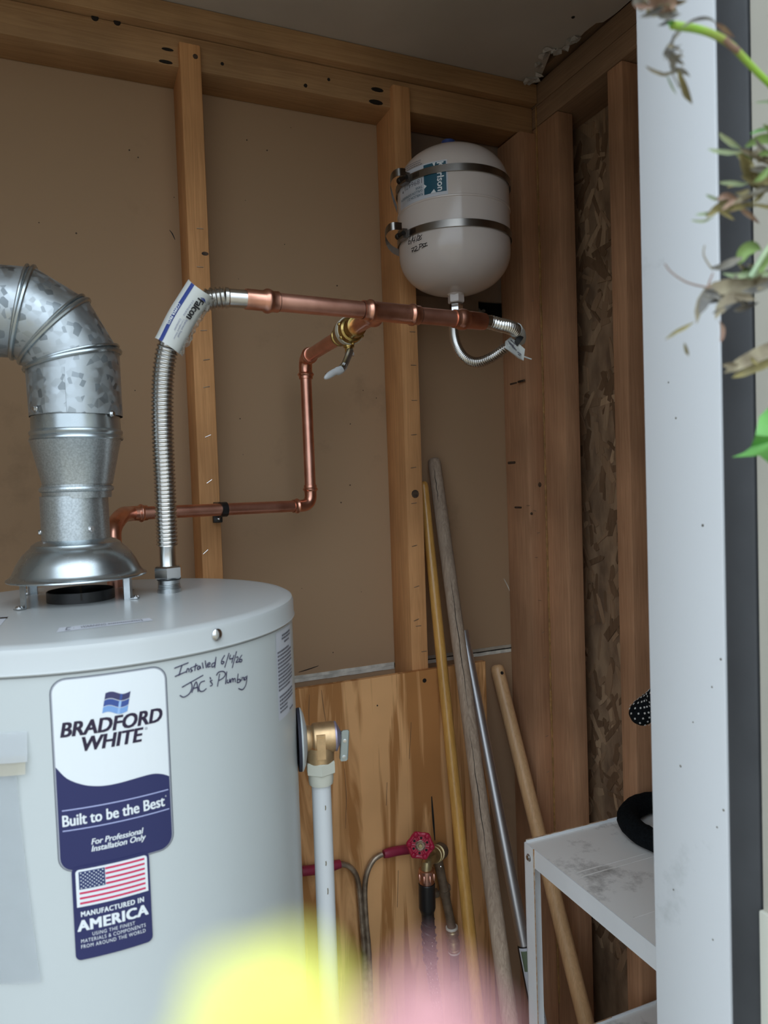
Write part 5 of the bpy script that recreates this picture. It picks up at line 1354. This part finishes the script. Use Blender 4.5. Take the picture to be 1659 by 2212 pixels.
# ================================================================== SHELF
zs = ZC-.620
O = PZ(1132, 1820, zs); Ae = PZ(1416, 2049, zs); av = (Ae-O); av.z = 0; av.normalize()
bv = Vector((-av.y, av.x, 0)); bv = bv if bv.x > 0 else -bv
SL, SW = 0.385, 0.315
sh_ = thing('metal_shelf', 'white metal shelf unit with dirt streaked top in right corner', 'shelf', (O.x, O.y, 0.0))
def fr(a, b, z): return O + av*a + bv*b + Vector((0, 0, z-O.z))
def fbox(a0, a1, b0, b1, z0, z1): 
    return MB().prism([fr(a0, b0, z0), fr(a1, b0, z0), fr(a1, b1, z0), fr(a0, b1, z0)], (0, 0, z1-z0))
for lvl, zz in enumerate((zs, P(1352, 2183, O.y).z)):
    dk = fbox(.0025, SL-.0025, .0025, SW-.0025, zz-.0015, zz).build('shelf_deck', M['shelf_top'], sh_, 0)
    lipz = .030
    fbox(.001, SL-.001, .0016, .0030, zz-lipz, zz+.0006).build('front_lip', M['shelf'], sh_, 0)
    fbox(.001, SL-.001, .0016, .012, zz-lipz-.0016, zz-lipz).build('lip_return', M['shelf'], sh_, 0)
    fbox(.0016, .0034, .0026, SW-.002, zz-lipz, zz+.0050).build('back_lip', M['shelf'], sh_, 0)
    fbox(.001, SL-.001, SW-.003, SW-.0016, zz-lipz, zz+.0006).build('front_lip', M['shelf'], sh_, 0)
    fbox(SL-.0034, SL-.0016, .0026, SW-.002, zz-lipz, zz+.0006).build('end_lip', M['shelf'], sh_, 0)
    for a in (.115, .128, .245):
        fbox(a, a+.0022, .02, SW-.01, zz-.001, zz+.0003).build('deck_rib', M['shelf_top'], sh_, 0)
    for e in ((.0016, .0036, .0026, SW*.55, zz+.0048, zz+.0056), (.0275, .0290, -.0004, .0014, zz-.06, zz+.001)):
        fbox(*e).build('rust_edge', M['rust'], sh_, 0)
for a, b, sa, sb in ((0, 0, 1, 1), (SL, 0, -1, 1), (0, SW, 1, -1), (SL, SW, -1, -1)):
    mb = fbox(min(a, a+sa*.028), max(a, a+sa*.028), min(b, b+sb*.0014), max(b, b+sb*.0014), 0, zs+.001)
    m2 = fbox(min(a, a+sa*.0014), max(a, a+sa*.0014), min(b, b+sb*.030), max(b, b+sb*.030), 0, zs+.001); mb.add(m2.v, m2.f)
    post = mb.build('post', M['shelf'], sh_, 0)
    if a == 0 and b == 0:
        bp_ = fr(.014, 0, P(1142, 1851, O.y-.012).z)
        MB().lathe([(.0062, 0), (.0062, .0008), (.0048, .0012), (.0042, .0032), (.002, .0042)], bp_, -bv, 18).build('bolt', M['zinc'], post)
        for aa in (.0272,):
            fbox(aa, aa+.0010, -.0003, .0012, zs-.40, zs).build('rust_line', M['rust'], post, 0)
# black ring lying on the shelf
rc = PZ(1466, 1778, zs+.0205)
rg = MB(); pts = []
for i in range(65):
    a = 2*pi*i/64; pts.append(rc + Vector((.083*cos(a), .083*sin(a), .0008*sin(5*a))))
ringo = rg.tube(pts, [.0185*(1+.02*sin(i*2.7)) for i in range(65)], 20, cap=False)
random.seed(8)
ringo.v = [q_ + Vector((random.uniform(-1, 1), random.uniform(-1, 1), random.uniform(-1, 1)))*.0007 for q_ in ringo.v]
ro = ringo.build('fabric_ring', M['ring'], origin=(rc.x, rc.y, zs))
tag(ro, 'thick black fuzzy fabric ring lying on the white shelf', 'ring')
# white flecked rope end above it
bh = thing('braided_rope', 'black rope end with white flecks hanging above the black ring', 'rope', tuple(P(1374, 1552, .85)))
rp, _ = smooth_path([P(1377, 1550, .86), P(1390, 1537, .85), P(1420, 1515, .83), P(1460, 1490, .79), Vector((.90, .70, P(1460, 1490, .79).z+.05)), Vector((.945, .62, P(1460, 1490, .79).z+.16))], 50)
MB().tube([rp[0]+(rp[0]-rp[1]).normalized()*.006] + rp, [.008, .0150, .0180] + [.0190]*48, 22).build('rope', M['ring'], bh)
mb = MB(); 
for k in range(1, 40):
    for j in range(13):
        c_ = rp[min(max(k, 0), 30)] if k >= 0 else rp[0]
        t = (rp[min(max(k, 0), 30)+1]-rp[min(max(k, 0), 30)]).normalized()
        if k > 30: continue
        a = 2*pi*(j+.5*(k % 2))/13; ref = Vector((0, 0, 1)); u_ = (ref-t*ref.dot(t)).normalized(); w2 = t.cross(u_)
        nn = u_*cos(a)+w2*sin(a); tt_ = nn.cross(t); R_ = .0191 if k > 0 else .0172
        p_ = c_+nn*R_; s_ = .0015
        mb.prism([p_-t*s_*1.2-tt_*s_*.5, p_+t*s_*.4-tt_*s_, p_+t*s_*1.2+tt_*s_*.5, p_-t*s_*.4+tt_*s_], nn*.0006)
fl = mb.build('fleck_weave', M['fleck'], bh, 0); fl['kind'] = 'stuff'
#@@PART4
# ================================================================== SHRUB BY THE DOOR
shrub = thing('garden_shrub', 'half withered shrub with green and dried leaves beside the white jamb', 'plant', (0.44, 0.20, -0.02))
base = Vector((0.44, 0.20, -0.02))
MB().tube(smooth_path([base, Vector((.43, .21, .5)), Vector((.45, .20, 1.0)), P(1760, 1250, .24), P(1775, 700, .25), P(1730, 250, .26), P(1659+30, 210, .262)], 60)[0], [.006*(1-.5*i/59) for i in range(60)], 12).build('main_stem', M['stem_wood'], shrub)
def twig(pts, r0, r1, material, y0, y1, name='stem', n=30):
    k = len(pts)-1
    q_, _ = smooth_path([P(a, b, y0+(y1-y0)*i/k) for i, (a, b) in enumerate(pts)], n)
    return MB().tube(q_, [r0+(r1-r0)*i/(n-1) for i in range(n)], 10).build(name, material, shrub)
def leaf(pts, w, material, y0, y1, fold=.35, name='leaf', curl=.0, n=14, jag=.0):
    """blade along image points; w = widest half-width in metres"""
    k = len(pts)-1
    q_, L_ = smooth_path([P(a, b, y0+(y1-y0)*i/k) for i, (a, b) in enumerate(pts)], n)
    v = []; f = []
    for i, c_ in enumerate(q_):
        t = (q_[min(i+1, n-1)]-q_[max(i-1, 0)]).normalized(); vn = (EYE-c_); vn = (vn-t*vn.dot(t)).normalized(); sd2 = t.cross(vn)
        x = i/(n-1); ww = w*(sin(pi*min(x*1.04, 1))**.75*(1-.25*x)+.02)*(1+(jag*((i % 2)*2-1)))
        roll = curl*(x-.5); sr = sd2*cos(roll)+vn*sin(roll)
        v += [c_-sr*ww+vn*(ww*fold), c_-sr*ww*.5+vn*(ww*fold*.25), c_, c_+sr*ww*.5+vn*(ww*fold*.35), c_+sr*ww*(.9+.1*sin(i))+vn*(ww*fold*1.2)]
    m_ = len(v); v += [p_+(p_-EYE).normalized()*.0005 for p_ in v]
    for i in range(n-1):
        for j in range(4):
            a = 5*i+j; f.append((a, a+5, a+6, a+1)); f.append((m_+a, m_+a+1, m_+a+6, m_+a+5))
    o = mesh_obj(name, v, f, material, shrub, 60); return o
px2 = .26/FPX*1.12
twig([(1452, 54), (1475, 58), (1502, 62), (1530, 70), (1560, 84), (1585, 103), (1612, 131), (1640, 160), (1690, 208)], 10*px2, 8*px2, M['stem_green'], .262, .262)
leaf([(1440, 52), (1452, 50), (1466, 55)], 7*px2, M['leaf_bright'], .262, .262)
twig([(1566, 84), (1578, 98), (1594, 110)], 8.5*px2, 8*px2, M['leaf_rust'], .2605, .2605, 'stem_node', 8)
for (pts_, w, mm) in (
    ([(1470, 60), (1500, 44), (1530, 40), (1556, 56)], 5, 'leaf_grey'), ([(1545, 50), (1562, 62), (1588, 82)], 7, 'leaf_rust'),
    ([(1370, -6), (1382, 8), (1402, 14)], 16, 'leaf_grey'), ([(1395, 22), (1412, 30), (1430, 26)], 8, 'leaf_olive'), ([(1400, -10), (1425, 10), (1470, 4)], 22, 'leaf_rust'),
    ([(1420, 10), (1438, 26), (1456, 40)], 14, 'leaf_rust'), ([(1415, 30), (1440, 36), (1472, 30)], 9, 'leaf_grey'), ([(1448, 30), (1440, 48), (1420, 56)], 5, 'leaf_grey'),
    ([(1456, 72), (1452, 90), (1440, 108), (1430, 124)], 6, 'leaf_grey'), ([(1432, 112), (1446, 122), (1456, 140), (1450, 160)], 9, 'leaf_grey'),
    ([(1394, 142), (1412, 154), (1438, 162), (1450, 158)], 5, 'leaf_dry'), ([(1446, 140), (1458, 150), (1478, 156), (1492, 166)], 8, 'leaf_grey'),
    ([(1464, 150), (1474, 180), (1484, 206), (1496, 226)], 10, 'leaf_olive'), ([(1440, 162), (1450, 184), (1462, 206)], 3, 'leaf_pale'),
    ([(1552, 286), (1566, 300), (1590, 316), (1604, 322)], 8, 'leaf_pale'), ([(1528, 322), (1556, 328), (1590, 330), (1606, 326)], 7, 'leaf_pale'),
    ([(1608, 318), (1630, 306), (1660, 300), (1700, 306)], 15, 'leaf_green'), ([(1600, 330), (1612, 360), (1630, 390), (1680, 400)], 20, 'leaf_olive'),
    ([(1596, 322), (1618, 330), (1646, 342), (1690, 348)], 10, 'leaf_dry'), ([(1552, 394), (1578, 396), (1606, 398), (1620, 394)], 7, 'leaf_pale'),
    ([(1600, 380), (1628, 392), (1660, 386), (1700, 370)], 12, 'leaf_olive'), ([(1616, 420), (1640, 412), (1664, 398), (1700, 390)], 9, 'leaf_grey'),
    ([(1620, 290), (1640, 282), (1670, 276)], 5, 'leaf_bright'), ([(1630, 222), (1655, 220), (1690, 222)], 4, 'leaf_pale'), ([(1648, 268), (1664, 282), (1690, 296)], 8, 'leaf_green'),
    ([(1492, 476), (1520, 478), (1545, 466)], 4, 'leaf_pale'), ([(1502, 464), (1526, 462), (1548, 456)], 5, 'leaf_pale'), ([(1524, 420), (1540, 428), (1560, 434)], 5, 'leaf_pale'),
    ([(1524, 470), (1548, 452), (1575, 438), (1600, 430)], 14, 'leaf_olive'), ([(1548, 432), (1568, 424), (1596, 432)], 10, 'leaf_rust'), ([(1560, 446), (1600, 430), (1640, 414)], 9, 'leaf_dry'),
    ([(1625, 440), (1650, 446), (1690, 452)], 6, 'leaf_olive'),
    ([(1536, 578), (1560, 576), (1590, 562), (1610, 556)], 12, 'leaf_grey'), ([(1594, 572), (1606, 548), (1626, 534), (1646, 540)], 21, 'leaf_green'), ([(1640, 590), (1655, 560), (1672, 540)], 16, 'leaf_green'),
    ([(1560, 590), (1590, 596), (1640, 592), (1700, 588)], 10, 'leaf_pale'), ([(1505, 700), (1512, 660), (1540, 628), (1580, 620), (1640, 612), (1700, 596)], 24, 'leaf_dry'),
    ([(1510, 680), (1530, 640), (1560, 622)], 18, 'leaf_grey'), ([(1545, 690), (1560, 660), (1590, 640), (1650, 620)], 20, 'leaf_dry'), ([(1600, 630), (1640, 624), (1690, 600)], 12, 'leaf_grey'),
    ([(1436, 734), (1460, 718), (1482, 706), (1502, 694)], 6, 'leaf_olive'), ([(1478, 740), (1482, 756), (1488, 770)], 5, 'leaf_olive'), ([(1556, 740), (1562, 722), (1560, 704), (1552, 690)], 7, 'leaf_rust'),
    ([(1564, 806), (1590, 790), (1625, 774), (1665, 752), (1720, 730)], 22, 'leaf_dry'), ([(1580, 816), (1612, 804), (1650, 788), (1700, 760)], 14, 'leaf_olive')):
    leaf(pts_, w*px2, M[mm], .258+random.uniform(-.006, .006), .262+random.uniform(-.004, .006), curl=random.uniform(-.8, .8), fold=random.uniform(.1, .5))
random.seed(31)
for cx_, cy_, sp_x, sp_y, nn_, kinds, ww in ((1640, 345, 38, 30, 12, ('leaf_olive', 'leaf_dry', 'leaf_green', 'leaf_grey'), 11), (1640, 400, 40, 22, 9, ('leaf_olive', 'leaf_grey', 'leaf_dry'), 9), (1585, 446, 34, 16, 9, ('leaf_olive', 'leaf_olive', 'leaf_rust'), 8),
        (1570, 650, 40, 26, 11, ('leaf_dry', 'leaf_dry', 'leaf_grey'), 12), (1630, 590, 30, 22, 8, ('leaf_grey', 'leaf_green', 'leaf_dry'), 10), (1422, 8, 34, 16, 10, ('leaf_rust', 'leaf_grey', 'leaf_dry'), 10), (1452, 128, 14, 34, 8, ('leaf_grey', 'leaf_grey', 'leaf_dry'), 6), (1630, 785, 36, 16, 5, ('leaf_dry', 'leaf_olive'), 10)):
    for _ in range(nn_):
        x_, y_ = random.gauss(cx_, sp_x*.6), random.gauss(cy_, sp_y*.6); a_ = random.uniform(-.9, .9) + (pi if random.random() < .5 else 0); l_ = random.uniform(14, 30)
        leaf([(x_-cos(a_)*l_, y_-sin(a_)*l_), (x_+random.uniform(-5, 5), y_+random.uniform(-5, 5)), (x_+cos(a_)*l_, y_+sin(a_)*l_)], random.uniform(.6, 1)*ww*px2, M[random.choice(kinds)], .262+random.uniform(-.012, .012), .262+random.uniform(-.012, .012), curl=random.uniform(-1, 1), fold=random.uniform(.1, .7), n=9)
# broad bright leaf low on the right
bl = [(1580, 988), (1600, 982), (1622, 966), (1632, 940), (1640, 900), (1660, 880), (1690, 870), (1730, 900), (1760, 950), (1730, 985), (1690, 1004), (1660, 1000), (1640, 984), (1615, 986)]
v = [P(a, b, .265 - .012*(a-1580)/180 + .004*sin(i*1.4)) for i, (a, b) in enumerate(bl)]
c_ = P(1690, 945, .250); v.append(c_); n_ = len(bl)
f = [(i, (i+1) % n_, n_) for i in range(n_)]; m_ = len(v)
v += [p_+(p_-EYE).normalized()*.0006 for p_ in v]; f += [(m_+(i+1) % n_, m_+i, m_+n_) for i in range(n_)]
mesh_obj('leaf', v, f, M['leaf_bright'], shrub, 60)
for pts_, mm in (([(1436, 570), (1450, 588), (1480, 608), (1512, 618), (1540, 622)], 'leaf_rust'), ([(1522, 530), (1520, 550), (1530, 570), (1540, 582)], 'leaf_dry'), ([(1540, 590), (1532, 610), (1528, 624)], 'leaf_rust')):
    twig(pts_, 1.6*px2, 2.6*px2, M[mm], .262, .262, 'tendril', 16)
twig([(1620, 600), (1640, 566), (1665, 530), (1720, 470)], 7*px2, 8*px2, M['leaf_pale'], .258, .256, 'leaf_stalk', 16)
twig([(1606, 326), (1660, 350), (1740, 380)], 6*px2, 8*px2, M['stem_wood'], .264, .256, 'stem', 14)
twig([(1600, 432), (1660, 408), (1750, 390)], 6*px2, 8*px2, M['stem_wood'], .264, .256, 'stem', 14)
twig([(1700, 590), (1740, 560), (1772, 600)], 8*px2, 8*px2, M['stem_wood'], .262, .25, 'stem', 14)
twig([(1700, 750), (1740, 740), (1775, 760)], 6*px2, 7*px2, M['stem_wood'], .262, .248, 'stem', 14)
twig([(1740, 930), (1764, 960), (1768, 1010)], 6*px2, 7*px2, M['stem_wood'], .252, .245, 'stem', 14)
twig([(1392, 4), (1440, -30), (1560, -60), (1700, 20), (1740, 240)], 4*px2, 8*px2, M['stem_wood'], .260, .262, 'stem', 24)
twig([(1462, 66), (1452, 100), (1450, 150), (1468, 190)], 2.2*px2, 1.5*px2, M['leaf_grey'], .262, .262, 'tendril', 16)

# two blossoms close to the lens
def blossom(name, label, px, py, a, R, material, npet, up):
    c_ = PA(px, py, a); foot = Vector((c_.x, c_.y-.012, -0.02))
    o = thing(name, label, 'flower', tuple(foot))
    stem_, _ = smooth_path([foot, Vector((foot.x, foot.y, ZC-.5)), c_-Vector((0, .008, .05)), c_-Vector(up).normalized()*.001], 40)
    MB().tube(stem_, [.0012]*34+[.001, .0009, .0008, .0008, .0008, .0007], 8).build('stem', M['stem_green'], o)
    ax = Vector(up).normalized(); ref = Vector((1, 0, 0)); e1 = (ref-ax*ref.dot(ax)).normalized(); e2 = ax.cross(e1)
    for k in range(npet):
        an = 2*pi*k/npet; dr = e1*cos(an)+e2*sin(an); tn_ = ax.cross(dr); v = []; f = []
        for i in range(7):
            x = i/6; wd = R*.50*(sin(pi*(x*.80+.12)))
            mid_ = c_ + dr*(R*(.10+.90*x)) + ax*(R*(.20*x-.30*x*x))
            v += [mid_-tn_*wd+ax*R*.05, mid_, mid_+tn_*wd+ax*R*.05]
        m_ = len(v); v += [p_-ax*.00015 for p_ in v]
        for i in range(6):
            for j in range(2): q_ = 3*i+j; f += [(q_, q_+3, q_+4, q_+1), (m_+q_, m_+q_+1, m_+q_+4, m_+q_+3)]
        mesh_obj('petal', v, f, material, o, 60)
    MB().sphere(c_, R*.22, 10, 8).build('flower_center', material, o)
blossom('yellow_flower', 'small yellow blossom out of focus at the bottom edge beside the pink one', 590, 2265, .0235, .0031, M['petal_yellow'], 6, (-.1, -.75, .5))
blossom('pink_flower', 'small pink blossom out of focus at the bottom edge beside the yellow one', 935, 2310, .0225, .0029, M['petal_pink'], 5, (.1, -.75, .5))
